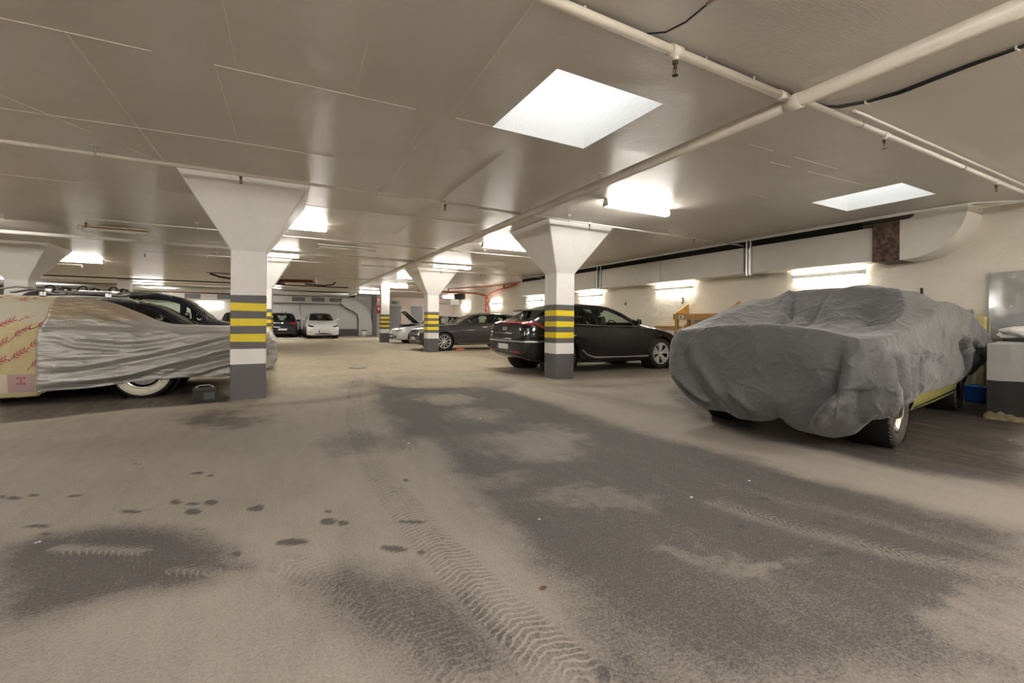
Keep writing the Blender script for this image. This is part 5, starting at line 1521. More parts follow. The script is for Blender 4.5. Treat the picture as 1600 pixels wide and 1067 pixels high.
# --- silver car with its bonnet open
def silver():
    L = 4.55
    wins = [([(1.70, .98), (2.2, .99), (2.62, 1.0)], [(1.74, 1.02), (2.05, 1.20), (2.3, 1.30), (2.64, 1.345)]),
            ([(2.72, 1.0), (3.2, 1.01), (3.5, 1.02)], [(2.74, 1.35), (3.1, 1.345), (3.54, 1.32)]),
            ([(3.6, 1.03), (3.85, 1.04), (4.12, 1.08)], [(3.63, 1.315), (3.85, 1.29), (4.13, 1.2)])]
    c = Car('silver_car', 'pale silver car with its bonnet propped open', 'car', M['silver_paint'], L, 1.79,
            top=[(0, .56), (.04, .66), (.12, .72), (.3, .79), (.8, .88), (1.2, .93), (1.4, .97), (1.7, 1.12), (2.05, 1.30), (2.35, 1.40), (2.7, 1.44), (3.1, 1.44), (3.6, 1.41), (4.0, 1.36), (4.2, 1.28), (4.35, 1.08), (4.45, .95), (4.55, .7)],
            belt=[(0, .54), (.3, .74), (1, .87), (1.6, .95), (3, .98), (4.0, 1.02), (4.4, .93), (4.55, .68)],
            plan=PLAN(L, .72, .78), sill=[(0, .20), (.3, .17), (4.0, .19), (4.55, .32)], wheels=[.95, 3.55], wr=.33, roof_w=.57, windows=wins,
            shield=(.62, 1.0, .53, 1.36), rear=(.56, 1.02, .5, 1.28))
    c.glaze()
    c.interior(1.4, 4.1, (2.3, 3.15))
    c.wheels_all(dict(kind='spokes', n=5, rim=.70, twin=[(-0.2, 0.06), (0.2, 0.06)]))
    c.patch('engine_bay', 'T', [(.22, -.62), (1.28, -.68)], [(.22, .62), (1.28, .68)], M['wheel_dark'], n=14, m=12, off=.006)
    bm = BM()
    # bonnet hinged at the cowl and raised, with its ribbed underside
    n, m_ = 12, 10
    ang = math.radians(42)
    vs = []
    for i in range(n + 1):
        t = i / n
        d = t * 1.05
        for j in range(m_ + 1):
            u = j / m_ * 2 - 1
            hw = .70 - .07 * t
            bulge = .035 * (1 - u * u) - .05 * t * t
            x = 1.30 - d * math.cos(ang) - bulge * math.sin(ang) * -1 * -1
            z = .98 + d * math.sin(ang) + bulge * math.cos(ang)
            vs.append(bm.verts.new((x, u * hw, z)))
    for i in range(n):
        for j in range(m_):
            a = i * (m_ + 1) + j
            bm.faces.new((vs[a], vs[a + 1], vs[a + m_ + 2], vs[a + m_ + 1]))
    r = bmesh.ops.extrude_face_region(bm, geom=bm.faces[:])
    bmesh.ops.translate(bm, vec=Vector((math.sin(ang), 0, math.cos(ang))) * -0.025, verts=[e for e in r['geom'] if isinstance(e, bmesh.types.BMVert)])
    bon = obj('bonnet', bm, M['silver_paint'], c.root, smooth=True, auto=40)
    bm = BM()
    for (t0, t1, u0, u1) in [(.08, .92, -.8, -.12), (.08, .92, .12, .8)]:
        P = []
        for t, u in ((t0, u0), (t0, u1), (t1, u1 * .9), (t1, u0 * .9)):
            d = t * 1.05
            P.append(Vector((1.30 - d * math.cos(ang), u * .66, .98 + d * math.sin(ang))) - Vector((math.sin(ang), 0, math.cos(ang))) * (0.036 + .05 * t * t * 0))
        bm.faces.new([bm.verts.new(p) for p in P])
    bmesh.ops.solidify(bm, geom=bm.faces[:], thickness=0.008)
    obj('bonnet_lining', bm, M['wheel_dark'], bon)
    bm = BM(); tube(bm, [(.25, -.55, .78), (.55, -.58, 1.55)], .006, 6); obj('bonnet_stay', bm, M['satin'], c.root)
    bm = BM(); box(bm, (.75, .05, .90), (.6, .6, .12), bev=.03); tube(bm, [(.4, -.4, .88), (.8, -.45, .95), (1.1, -.2, .93)], .035, 8); obj('engine_cover', bm, M['black_plastic'], c.root)
    for sg in (-1, 1):
        c.patch('headlight', 'F', [(sg * .48, .60), (sg * .80, .62)], [(sg * .48, .66), (sg * .84, .72)], M['lens_clear'], n=12, m=4, off=.01)
        c.patch('fog_recess', 'F', [(sg * .50, .28), (sg * .72, .30)], [(sg * .52, .42), (sg * .70, .40)], M['black_plastic'], n=8, m=3, off=.01)
    c.patch('grille', 'F', [(-.42, .24), (.42, .24)], [(-.30, .46), (.30, .46)], M['gloss_black'], n=14, m=4, off=.01)
    c.strip('bumper_trim', 'F', [(-.66, .21), (0, .20), (.66, .21)], .02, M['chrome'], n=30, off=.014)
    c.patch('emblem', 'F', [(-.06, .56), (.06, .56)], [(-.06, .60), (.06, .60)], M['chrome'], n=6, m=3, off=.012)
    c.number_plate('F', .36)
    for sd in 'LR':
        for pts in ([(1.38, .28), (1.38, .7), (1.5, .92)], [(2.67, .26), (2.67, 1.0), (2.67, 1.34)]):
            c.strip('door_seam', sd, pts, .008, M['cable'], n=14, off=.003)
    c.mirrors(1.82, 1.02, c.paint)
    c.place(5.18, 22.62, 0)
silver()

# --- white electric car facing the lane
def white_car():
    L = 4.75
    wins = [([(1.75, 1.08), (2.7, 1.1)], [(1.8, 1.12), (2.2, 1.37), (2.7, 1.49)]), ([(2.78, 1.1), (3.8, 1.14)], [(2.8, 1.49), (3.3, 1.48), (3.85, 1.32)])]
    c = Car('electric_car', 'white electric car facing the lane in front of the pale wall', 'car', M['white_paint'], L, 1.92,
            top=[(0, .58), (.04, .72), (.12, .80), (.3, .88), (.7, .98), (1.1, 1.06), (1.3, 1.10), (1.6, 1.26), (2.0, 1.46), (2.35, 1.58), (2.7, 1.62), (3.2, 1.60), (3.8, 1.48), (4.2, 1.33), (4.5, 1.22), (4.65, 1.1), (4.75, .8)],
            belt=[(0, .56), (.3, .84), (1, .99), (1.6, 1.06), (3, 1.09), (4.0, 1.14), (4.6, 1.05), (4.75, .75)],
            plan=PLAN(L, .78, .80), sill=[(0, .24), (.3, .2), (4.2, .2), (4.75, .34)], wheels=[.9, 3.79], wr=.355, roof_w=.62, windows=wins,
            shield=(.70, 1.13, .585, 1.545), rear=(.6, 1.2, .5, 1.45), step=0.05)
    gd = M['glass_dark']
    c.glaze([gd, gd], gd, gd)
    c.interior(1.4, 4.2, (2.4, 3.3))
    c.wheels_all(dict(kind='spokes', n=5, rim=.7, twin=[(0, .16)]), rim_mat=M['black_plastic'])
    for sg in (-1, 1):
        c.patch('headlight', 'F', [(sg * .50, .735), (sg * .66, .71), (sg * .84, .76)], [(sg * .56, .775), (sg * .72, .82), (sg * .84, .87)], M['lens_dark'], n=14, m=5, off=.01)
        c.patch('bumper_vent', 'F', [(sg * .66, .415), (sg * .86, .43)], [(sg * .66, .44), (sg * .86, .455)], M['black_plastic'], n=8, m=3, off=.012)
    c.patch('lower_grille', 'F', [(-.52, .29), (0, .275), (.52, .29)], [(-.42, .33), (0, .36), (.42, .33)], M['black_plastic'], n=20, m=4, off=.012)
    c.patch('emblem', 'F', [(-.03, .72), (.03, .72)], [(-.02, .77), (.02, .77)], M['satin'], n=5, m=3, off=.012)
    c.number_plate('F', .46)
    c.mirrors(1.85, 1.15, c.paint)
    for y in (-.5, .25):
        bm = BM(); tube(bm, [(1.35, y, 1.13), (1.5, y + .38, 1.20)], .008, 6); obj('wiper', bm, M['cable'], c.root)
    c.place(2.55, 29.25, PI / 2)
white_car()

# --- small dark hatchback seen from behind
def small_hatch():
    L = 4.0
    wins = [([(1.2, 1.05), (2.2, 1.05)], [(1.3, 1.15), (1.7, 1.40), (2.2, 1.45)]), ([(2.3, 1.05), (3.3, 1.10)], [(2.3, 1.45), (3.3, 1.40)])]
    c = Car('small_hatchback', 'small dark hatchback parked tail outwards against the pale wall', 'car', M['navy_paint'], L, 1.78,
            top=[(0, .6), (.05, .75), (.3, .9), (.8, 1.05), (1.2, 1.25), (1.7, 1.48), (2.2, 1.58), (3.0, 1.59), (3.5, 1.55), (3.7, 1.50), (3.82, 1.30), (3.9, 1.08), (3.95, .98), (4.0, .7)],
            belt=[(0, .58), (.5, .9), (1.5, 1.02), (3, 1.05), (3.7, 1.06), (3.93, .98), (4.0, .68)],
            plan=PLAN(L, .75, .84), sill=[(0, .24), (.3, .2), (3.6, .22), (4.0, .34)], wheels=[.75, 3.3], wr=.34, roof_w=.62, windows=wins,
            shield=(.6, 1.1, .55, 1.45), rear=(.66, 1.06, .585, 1.49), step=0.05)
    c.glaze([M['glass_dark']] * 2, M['glass'], M['glass'])
    c.interior(1.0, 3.5, (2.0, 2.9))
    c.wheels_all(dict(kind='spokes', n=5, rim=.7, twin=[(0, .14)]))
    for sg in (-1, 1):
        c.patch('tail_light', 'B', [(sg * .46, .90), (sg * .78, .84)], [(sg * .44, .97), (sg * .80, 1.0)], M['lens_red'], n=12, m=4, off=.012)
        c.patch('rear_reflector', 'B', [(sg * .5, .45), (sg * .76, .47)], [(sg * .5, .52), (sg * .76, .56)], M['lens_dark'], n=10, m=3, off=.012)
    c.patch('emblem', 'B', [(-.045, .90), (.045, .90)], [(-.045, .98), (.045, .98)], M['satin'], n=6, m=4, off=.012)
    c.strip('tailgate_seam', 'B', [(-.78, .78), (0, .77), (.78, .78)], .012, M['cable'], n=30, off=.006)
    c.strip('bumper_trim', 'B', [(-.8, .34), (.8, .34)], .02, M['satin'], n=30, off=.012)
    c.number_plate('B', .56)
    c.mirrors(1.25, 1.08, M['gloss_black'])
    bm = BM(); tube(bm, [(3.2, .0, 1.60), (3.35, 0, 1.70)], .01, 6); box(bm, (2.9, .2, 1.63), (.12, .06, .05), bev=.01); obj('roof_aerial', bm, M['cable'], c.root)
    c.place(.33, 34.3, -PI / 2)
small_hatch()

# --- navy estate with ski and roof bars
def roof_rack_car():
    L = 4.75
    wins = [([(1.74, 1.01), (2.3, 1.02), (2.7, 1.03)], [(1.78, 1.09), (1.98, 1.24), (2.22, 1.345), (2.72, 1.385)]),
            ([(2.78, 1.03), (3.2, 1.04), (3.6, 1.05)], [(2.8, 1.375), (3.2, 1.37), (3.64, 1.35)]), ([(3.7, 1.05), (4.2, 1.1)], [(3.73, 1.345), (4.22, 1.22)])]
    c = Car('rack_car', 'navy estate car with a loaded silver roof rack behind the covered classic', 'car', M['navy_paint'], L, 1.84,
            top=[(0, .60), (.04, .72), (.12, .80), (.3, .86), (.8, .94), (1.3, 1.0), (1.48, 1.04), (1.75, 1.21), (2.0, 1.36), (2.25, 1.44), (2.6, 1.47), (3.1, 1.475), (3.6, 1.46), (4.1, 1.42), (4.4, 1.36), (4.55, 1.22), (4.65, 1.0), (4.75, .75)],
            belt=[(0, .58), (.3, .8), (1, .92), (1.6, .98), (3, 1.0), (4.2, 1.05), (4.6, .98), (4.75, .72)],
            plan=PLAN(L, .74, .80), sill=[(0, .22), (.3, .19), (4.2, .2), (4.75, .34)], wheels=[.92, 3.7], wr=.33, roof_w=.59, windows=wins,
            shield=(.64, 1.06, .54, 1.38), rear=(.58, 1.08, .5, 1.30), step=.05)
    c.glaze([M['glass_dark']] * 3, M['glass'], M['glass_dark'])
    c.interior(1.5, 4.3, (2.4, 3.3))
    c.wheels_all(dict(kind='spokes', n=5, rim=.7, twin=[(0, .12)]))
    c.mirrors(1.9, 1.05, c.paint)
    rack = empty('roof_rack', (0, 0, 0)); rack.parent = c.root
    for sg in (-1, 1):
        bm = BM(); tube(bm, [(2.3, sg * .56, 1.42), (2.45, sg * .56, 1.50), (3.2, sg * .56, 1.52), (4.1, sg * .54, 1.48), (4.25, sg * .54, 1.41)], .016, 8); obj('roof_rail', bm, M['satin'], rack)
    for x in (2.75, 3.65):
        bm = BM(); tube(bm, [(x, -.62, 1.57), (x, .62, 1.57)], .017, 8)
        for sg in (-1, 1): box(bm, (x, sg * .57, 1.545), (.09, .05, .08), bev=.012)
        obj('cross_bar', bm, M['satin'], rack)
    for y, w_ in ((-.45, .03), (-.32, .026), (.28, .03)):
        bm = BM(); tube(bm, [(1.95, y, 1.60), (2.2, y, 1.66), (2.7, y + .02, 1.60), (3.6, y, 1.61), (4.1, y - .03, 1.68), (4.4, y, 1.60)], w_ * .6, 8)
        box(bm, (3.0, y, 1.63), (.5, .09, .03), bev=.01)
        for xx in (2.72, 3.66): box(bm, (xx, y, 1.62), (.10, .12, .08), bev=.02)
        obj('bike_carrier', bm, M['satin'], rack, smooth=True, auto=40)
        for xx in (2.75, 3.2, 3.65):
            bm = BM(); lathe(bm, [(.05, -.02), (.075, -.02), (.075, .02), (.05, .02)], 16, 'Y', (xx, y, 1.66), closed=True)
            obj('carrier_clamp', bm, M['black_plastic'], rack)
    c.place(-.05, 11.55, PI)
roof_rack_car()

# --- big dark van-like car behind it
def big_van():
    L = 4.9
    wins = [([(1.35, 1.06), (1.5, 1.07), (1.68, 1.08)], [(1.37, 1.18), (1.5, 1.31), (1.69, 1.45)]), ([(1.78, 1.12), (2.3, 1.12), (2.85, 1.14)], [(1.80, 1.50), (2.2, 1.62), (2.86, 1.66)]), ([(2.95, 1.14), (3.4, 1.15), (4.2, 1.18)], [(2.96, 1.63), (3.5, 1.64), (4.2, 1.58)])]
    c = Car('people_carrier', 'tall dark people carrier parked beyond the roof rack car', 'car', M['navy_paint'], L, 1.92,
            top=[(0, .62), (.04, .78), (.12, .88), (.4, .97), (.9, 1.06), (1.12, 1.12), (1.4, 1.36), (1.65, 1.57), (1.95, 1.70), (2.4, 1.77), (3.4, 1.80), (4.2, 1.78), (4.6, 1.72), (4.75, 1.5), (4.85, 1.1), (4.9, .8)],
            belt=[(0, .60), (.3, .88), (1, 1.0), (1.6, 1.06), (3, 1.10), (4.4, 1.14), (4.8, 1.0), (4.9, .75)],
            plan=PLAN(L, .74, .84), sill=[(0, .24), (.3, .2), (4.4, .2), (4.9, .34)], wheels=[.95, 3.85], wr=.35, roof_w=.64, windows=wins,
            shield=(.70, 1.16, .60, 1.66), rear=(.62, 1.15, .6, 1.6), step=.05)
    c.glaze([M['glass'], M['glass'], M['glass_dark']], M['glass'], M['glass_dark'])
    c.interior(1.3, 4.5, (2.5, 3.5))
    c.wheels_all(dict(kind='spokes', n=5, rim=.7, twin=[(0, .12)]))
    c.mirrors(1.62, 1.18, M['gloss_black'])
    c.place(-.30, 14.35, PI)
big_van()

# --- roof of one more dark car further on
def far_car():
    L = 4.5
    wins = [([(1.75, .98), (2.6, 1.0)], [(1.8, 1.12), (2.2, 1.42), (2.6, 1.5)]), ([(2.7, 1.0), (3.9, 1.03)], [(2.7, 1.5), (3.9, 1.47)])]
    c = Car('dark_car', 'dark car beside the column of which only a roof corner shows beyond the people carrier', 'car', M['volvo_paint'], L, 1.8,
            top=[(0, .56), (.05, .7), (.3, .82), (.9, .96), (1.3, 1.05), (1.7, 1.32), (2.1, 1.52), (2.6, 1.60), (3.3, 1.61), (4.0, 1.57), (4.2, 1.50), (4.35, 1.25), (4.45, 1.0), (4.5, .7)],
            belt=[(0, .54), (.3, .74), (1, .88), (1.6, .95), (3, .98), (4.1, 1.02), (4.4, .95), (4.5, .68)],
            plan=PLAN(L), sill=[(0, .2), (4.0, .19), (4.5, .32)], wheels=[.9, 3.55], wr=.33, roof_w=.57, windows=wins,
            shield=(.62, 1.1, .53, 1.5), rear=(.62, 1.08, .55, 1.48), step=.06)
    c.glaze([M['glass_dark']] * 2, M['glass_dark'], M['glass_dark'])
    c.wheels_all(dict(kind='spokes', n=5, rim=.7, twin=[(0, .12)]))
    c.mirrors(1.85, 1.0, c.paint)
    c.place(-2.05, 34.6, -PI / 2)
far_car()
# ------------------------------------------------------------------ the two covered cars themselves
def covered_coupe():
    L = 4.75
    c = Car('covered_coupe', 'dull lime green old coupe whose sill and wheels show beneath the grey cover', 'car', M['lime_paint'], L, 1.76,
            top=[(0, .60), (.03, .82), (.08, .95), (.2, .985), (.6, 1.0), (1.2, 1.01), (1.5, 1.02), (1.6, 1.20), (1.75, 1.42), (1.86, 1.515), (2.2, 1.53), (3.0, 1.53), (3.3, 1.49), (3.7, 1.38), (4.1, 1.28), (4.5, 1.19), (4.68, 1.10), (4.75, .80)],
            belt=[(0, .58), (.1, .84), (.4, .90), (1.4, .93), (3, .95), (4.4, .98), (4.7, .93), (4.75, .73)],
            plan=[(0, .86), (.05, .91), (.15, .95), (.5, .985), (2, 1), (4.2, .985), (4.6, .94), (4.75, .86)],
            sill=[(0, .46), (.3, .40), (1.2, .24), (3.4, .22), (4.2, .28), (4.75, .36)], wheels=[.86, 3.76], wr=.33, tyre_w=.22, roof_w=.61, step=.06)
    c.wheels_all(dict(kind='cap', rim=.66, tread=True), tyre_mat=M['dusty_rubber'], rim_mat=M['chrome'])
    for sd in 'LR':
        c.strip('sill_trim', sd, [(1.3, .30), (3.3, .31)], .02, M['chrome'], n=20, off=.01)
    c.place(4.06, 2.60, math.radians(9))
    return c
COUPE = covered_coupe()
def covered_classic():
    L = 5.4
    c = Car('covered_classic', 'cream finned classic saloon with whitewall tyres beneath the silver cover', 'car', M['cream_paint'], L, 1.90,
            top=[(0, .60), (.04, .85), (.12, .95), (.5, .98), (1.2, .99), (1.5, 1.0), (1.85, 1.18), (2.15, 1.33), (2.45, 1.40), (3.2, 1.42), (3.8, 1.40), (4.1, 1.25), (4.4, 1.02), (4.9, .99), (5.3, .95), (5.4, .6)],
            belt=[(0, .58), (.1, .9), (.4, .93), (1.4, .94), (3, .96), (4.4, .96), (5.3, .9), (5.4, .58)],
            plan=[(0, .84), (.05, .90), (.15, .94), (.5, .975), (2, 1), (4.5, .985), (5.25, .94), (5.4, .86)],
            sill=[(0, .34), (.3, .28), (1.2, .24), (4.4, .24), (5.4, .34)], wheels=[1.54, 4.65], wr=.355, tyre_w=.20, roof_w=.60, step=.07)
    c.wheels_all(dict(kind='cap', rim=.62), rim_mat=M['chrome'], wall=M['whitewall'])
    c.place(-.10, 8.82, PI)
    return c
CLASSIC = covered_classic()
# ------------------------------------------------------------------ fabric covers
def fabric_mat(name, c0, c1, rough, sheen, weave, crease=0.6, metal=0.0, dirn=(1, 1, 1), spec=.4, dusty=False):
    m, nt, b = nt_mat(name)
    p = geo_pos(nt, obj=True)
    f = noise(nt, p, 1.8, 5, .6)
    nt.links.new(mixc(nt, ramp(nt, f, [(.35, 0.0), (.68, 1.0)]), c0, c1), b.inputs['Base Color'])
    b.inputs['Roughness'].default_value = rough
    b.inputs['Metallic'].default_value = metal
    b.inputs['Sheen Weight'].default_value = sheen
    b.inputs['Specular IOR Level'].default_value = spec
    if dusty:
        sp = node(nt, 'SeparateXYZ'); nt.links.new(p, sp.inputs[0])
        lift_z = mth(nt, 'ADD', mth(nt, 'SUBTRACT', sp.outputs[2], 1.0), mth(nt, 'MULTIPLY', mth(nt, 'SUBTRACT', f, .5), .7))
        dz = ramp(nt, lift_z, [(0.0, 0.0), (.14, .85)])
        nt.links.new(mixc(nt, dz, mixc(nt, f, c0, c1), (.43, .34, .23)), b.inputs['Base Color'])
    def ridged(scale, dr, detail):
        n = noise(nt, geo_pos(nt, dr, obj=True), scale, detail, .55)
        a = mth(nt, 'ABSOLUTE', mth(nt, 'SUBTRACT', n, .5))
        return ramp(nt, a, [(0.0, 1.0), (.035, .45), (.12, 0.0)])
    n1 = bump(nt, b, ridged(2.2, dirn, 2), crease, .022)
    n2 = bump(nt, b, ridged(6.5, (1, 1, 1), 2), crease * .6, .010, n1)
    n3 = bump(nt, b, noise(nt, geo_pos(nt, dirn, obj=True), 7, 5, .62), .6, .03, n2)
    bump(nt, b, noise(nt, p, 150, 2), weave, .002, n3)
    return m
M['cover_grey'] = fabric_mat('grey_cover_fabric', (.082, .084, .086), (.112, .113, .114), .6, .25, .2)
M['cover_silver'] = fabric_mat('silver_cover_fabric', (.36, .35, .33), (.46, .45, .43), .35, .1, .15, .45, .5, (.6, 1, 3.0), .5, True)
M['cover_pattern'] = fabric_mat('sand_coloured_cloth', (.42, .35, .19), (.48, .41, .24), .8, .2, .5, .15)

class Drape:
    """taut fabric over a car: membrane on top, hanging skirt, folds laid along strokes"""
    def __init__(s, car, xa, xb, half_w, corner, edge_round=.09, sag=.0004, seed=1, iters=1500, shoulder=None, far_shoulder=None):
        s.car = car
        s.rng = np.random.RandomState(seed)
        # grid of the car's own height
        s.gx = np.arange(xa - .1, xb + .1, .03)
        s.gy = np.arange(-1.2, 1.201, .03)
        O = np.zeros((len(s.gx), len(s.gy)))
        for i, x in enumerate(s.gx):
            xc = min(max(x, .10), car.L - .10)
            P = car.section(xc)[7:]
            ys = np.array([p[0] for p in P])[::-1]; zs = np.array([p[1] for p in P])[::-1]
            O[i] = np.interp(np.abs(s.gy), ys, zs) + .022
            if shoulder is not None:
                O[i] = np.where(s.gy < -.80, np.maximum(O[i], shoulder(x)), O[i])
                O[i] = np.where(s.gy > .74, np.maximum(O[i], far_shoulder(x)), O[i])
                if x < .16: O[i] = np.maximum(O[i], 1.10 - np.where(s.gy < 0, .13, .085) * (s.gy / .85) ** 2)
        inside = (s.gx[:, None] > .06) & (s.gx[:, None] < car.L - .06) & (np.abs(s.gy)[None, :] < car.W / 2 * .93)
        Z = O.copy()
        for _ in range(iters):
            A = Z.copy()
            A[1:-1, 1:-1] = (Z[2:, 1:-1] + Z[:-2, 1:-1] + Z[1:-1, 2:] + Z[1:-1, :-2]) / 4 - sag
            Z = np.where(inside, np.maximum(A, O), O)
        s.Z = Z
        s.O = O
        # outline of the footprint
        pts = []
        n = 14
        def hw(x): return half_w(x)
        xs = np.linspace(xa + corner, xb - corner, 60)
        side = [(x, -hw(x)) for x in xs]
        def arc(cx, cy, r, a0, a1): return [(cx + r * math.cos(a), cy + r * math.sin(a)) for a in np.linspace(a0, a1, n)[1:-1]]
        W0, W1 = hw(xa + corner), hw(xb - corner)
        pts += side
        pts += arc(xb - corner, -W1 + corner, corner, -PI / 2, 0)
        pts += [(xb, y) for y in np.linspace(-W1 + corner, W1 - corner, 30)]
        pts += arc(xb - corner, W1 - corner, corner, 0, PI / 2)
        pts += [(x, -y) for x, y in side[::-1]]
        pts += arc(xa + corner, W0 - corner, corner, PI / 2, PI)
        pts += [(xa, y) for y in np.linspace(W0 - corner, -W0 + corner, 30)]
        pts += arc(xa + corner, -W0 + corner, corner, PI, 1.5 * PI)
        pts.append(pts[0])
        s.N = 420
        pts = np.array(pts[:-1])
        k0 = int(np.argmin(np.hypot(pts[:, 0] - (xa + xb) / 2, pts[:, 1] - 1)))
        pts = np.roll(pts, -k0, 0)
        s.B = resample(list(pts) + [pts[0]], s.N + 1)[:-1]
        t = np.roll(s.B, -1, 0) - np.roll(s.B, 1, 0)
        t /= np.linalg.norm(t, axis=1)[:, None]
        s.nrm = np.stack([t[:, 1], -t[:, 0]], 1)
        s.xa, s.xb = xa, xb
        s.er = edge_round
    def height(s, P, Z=None):
        ix = np.clip((P[:, 0] - s.gx[0]) / .03, 0, len(s.gx) - 1.001); iy = np.clip((P[:, 1] - s.gy[0]) / .03, 0, len(s.gy) - 1.001)
        i, j = ix.astype(int), iy.astype(int); a, b = ix - i, iy - j
        Z = s.Z if Z is None else Z
        return Z[i, j] * (1 - a) * (1 - b) + Z[i + 1, j] * a * (1 - b) + Z[i, j + 1] * (1 - a) * b + Z[i + 1, j + 1] * a * b
    def build(s, hem, tuck, top_folds, skirt_folds, rand_top=40, rand_skirt=80, rings=40, rows=42, flare=None, hem_wave=None, gain=False):
        """hem(x, y): height of the hem; folds as (points, amplitude, width, kind)"""
        B, N = s.B, s.N
        sp = np.stack([np.clip(B[:, 0], s.xa + .85, s.xb - .85), np.zeros(N)], 1)
        verts, zedge = [], None
        for r in np.linspace(0.0, 1, rings) ** .8:
            P = sp + (B - sp) * r
            z = s.height(P)
            d = np.linalg.norm(B - P, axis=1)
            t = np.clip(1 - d / s.er, 0, 1)
            z = z - s.er * .75 * (1 - np.sqrt(np.clip(1 - t * t, 0, 1)))
            verts.append(np.concatenate([P, z[:, None]], 1))
        zedge = verts[-1][:, 2].copy()
        hz = np.array([hem(x, y) for x, y in B])
        if hem_wave is not None: hz = hz + hem_wave(np.arange(N) / N, B)
        nr = s.nrm
        for k in range(1, rows + 1):
            q = k / rows
            z = zedge + (hz - zedge) * q
            o = .028 * np.sin(np.clip(q * 4, 0, 1) * PI / 2) + (flare(q, B) if flare is not None else 0)
            o = o - tuck * np.clip((q - .72) / .28, 0, 1) ** 2
            verts.append(np.concatenate([B + nr * (o * np.ones(N))[:, None], z[:, None]], 1))
        V = np.array(verts)           # rows x N x 3
        ntop = rings
        base = V.copy()
        T = base[:ntop].reshape(-1, 3); K = base[ntop:].reshape(-1, 3)
        prm = np.tile(np.cumsum(np.r_[0, np.linalg.norm(np.diff(B, axis=0), axis=1)]), rows)
        total = prm.max() + .02
        nrk = np.tile(nr, (rows, 1))
        qk = np.repeat(np.arange(1, rows + 1) / rows, N)
        def prof(d, w, kind):
            if kind == 'ridge': return np.exp(-np.abs(d) / (w * .8))
            if kind == 'soft': return np.exp(-(d / w) ** 2)
            return 2.2 * (d / w) * np.exp(-(d / w) ** 2 * 1.0)
        def near(Q, pts):
            """distance to stroke (signed), and taper along it"""
            pts = resample(pts, max(len(pts) * 3, 8))
            L = np.r_[0, np.cumsum(np.linalg.norm(np.diff(pts, axis=0), axis=1))]
            bd = np.full(len(Q), 1e9); bs = np.zeros(len(Q)); bt = np.zeros(len(Q))
            for k, (a, b) in enumerate(zip(pts[:-1], pts[1:])):
                d = b - a; l = np.linalg.norm(d) + 1e-9; d = d / l
                u = np.clip((Q - a) @ d, 0, l)
                dd = np.linalg.norm(Q - a - u[:, None] * d, axis=1)
                sg = np.sign((Q - a) @ np.array([-d[1], d[0]]))
                m = dd < bd
                bd[m] = dd[m]; bs[m] = (sg * dd)[m]; bt[m] = (L[k] + u)[m] / L[-1]
            return bs, np.clip(np.sin(np.clip(bt, .0, 1) * PI) * 1.6, 0, 1) ** .7
        dz = np.zeros(len(T))
        folds = list(top_folds)
        for _ in range(rand_top):
            c = np.array([s.rng.uniform(s.xa, s.xb), s.rng.uniform(-.9, .9)]); a = s.rng.uniform(0, PI); l = s.rng.uniform(.15, .5)
            d = np.array([math.cos(a), math.sin(a)]) * l
            folds.append(([c - d, c + [s.rng.uniform(-.08, .08), s.rng.uniform(-.08, .08)], c + d], s.rng.uniform(-.008, .013), s.rng.uniform(.02, .06), s.rng.choice(['ridge', 'soft', 's'])))
        for pts, amp, w, kind in folds:
            d, tp = near(T[:, :2], pts)
            dz += amp * prof(d, w, kind) * tp
        T[:, 2] += dz * np.clip((1.35 - np.repeat(np.linspace(0, 1, ntop), N)) / .4, 0, 1)
        body = s.height(T[:, :2], s.O) - .006
        rr_ = np.repeat(np.linspace(0, 1, ntop), N)
        T[:, 2] = np.where(rr_ < .9, np.maximum(T[:, 2], body), T[:, 2])
        off = np.zeros(len(K)); lift = np.zeros(len(K))
        folds = list(skirt_folds)
        PZ_ = np.stack([prm, K[:, 2]], 1)
        for _ in range(rand_skirt):
            c = np.array([s.rng.uniform(0, total), s.rng.uniform(.25, .95)]); a = s.rng.normal(PI / 2, .6); l = s.rng.uniform(.08, .32)
            d = np.array([math.cos(a), math.sin(a)]) * l
            folds.append(([c - d, c + [s.rng.uniform(-.04, .04), 0], c + d], s.rng.uniform(-.010, .014), s.rng.uniform(.015, .05), s.rng.choice(['ridge', 'soft', 's'])))
        s.total, s.prm0 = total, prm[:N]
        for pts, amp, w, kind in folds:
            pts = [s.to_p(p) if len(p) == 3 else p for p in pts]
            d, tp = near(PZ_, pts)
            if kind == 'pleat': tp = np.clip(tp * 3, 0, 1) ; kind = 'soft'; amp = amp * 1.5
            off += amp * (1.45 if kind != 'soft' and gain else 1.0) * prof(d, w, kind) * tp
        ramp_in = np.clip(qk * 5, 0, 1)
        K[:, :2] += nrk * (off * ramp_in)[:, None]
        s.V = np.concatenate([T, K]).reshape(-1, N, 3)
        return s
    def to_p(s, p):
        """(x, y, z) near the skirt -> (distance along the outline, z)"""
        k = int(np.argmin(np.linalg.norm(s.B - np.array(p[:2]), axis=1)))
        return (float(s.prm0[k]), p[2])
    def mesh(s, name, mat, label, cat, keep=None, inset=0.0, thick=.003, sub=True):
        V = s.V.copy()
        R_, N = V.shape[:2]
        idx = np.arange(R_ * N).reshape(R_, N)
        F = []
        for i in range(R_ - 1):
            for k in range(N):
                f = (idx[i, k], idx[i + 1, k], idx[i + 1, (k + 1) % N], idx[i, (k + 1) % N])
                if keep is None or keep(*(V.reshape(-1, 3)[list(f)].mean(0))):
                    F.append(tuple(int(q) for q in f))
        P = V.reshape(-1, 3)
        if keep is None or keep(*P[:N].mean(0)):
            pass
        used = sorted({q for f in F for q in f})
        mp = {q: i for i, q in enumerate(used)}
        o = pyobj(name, P[used], [tuple(mp[q] for q in f) for f in F], mat, smooth=True)
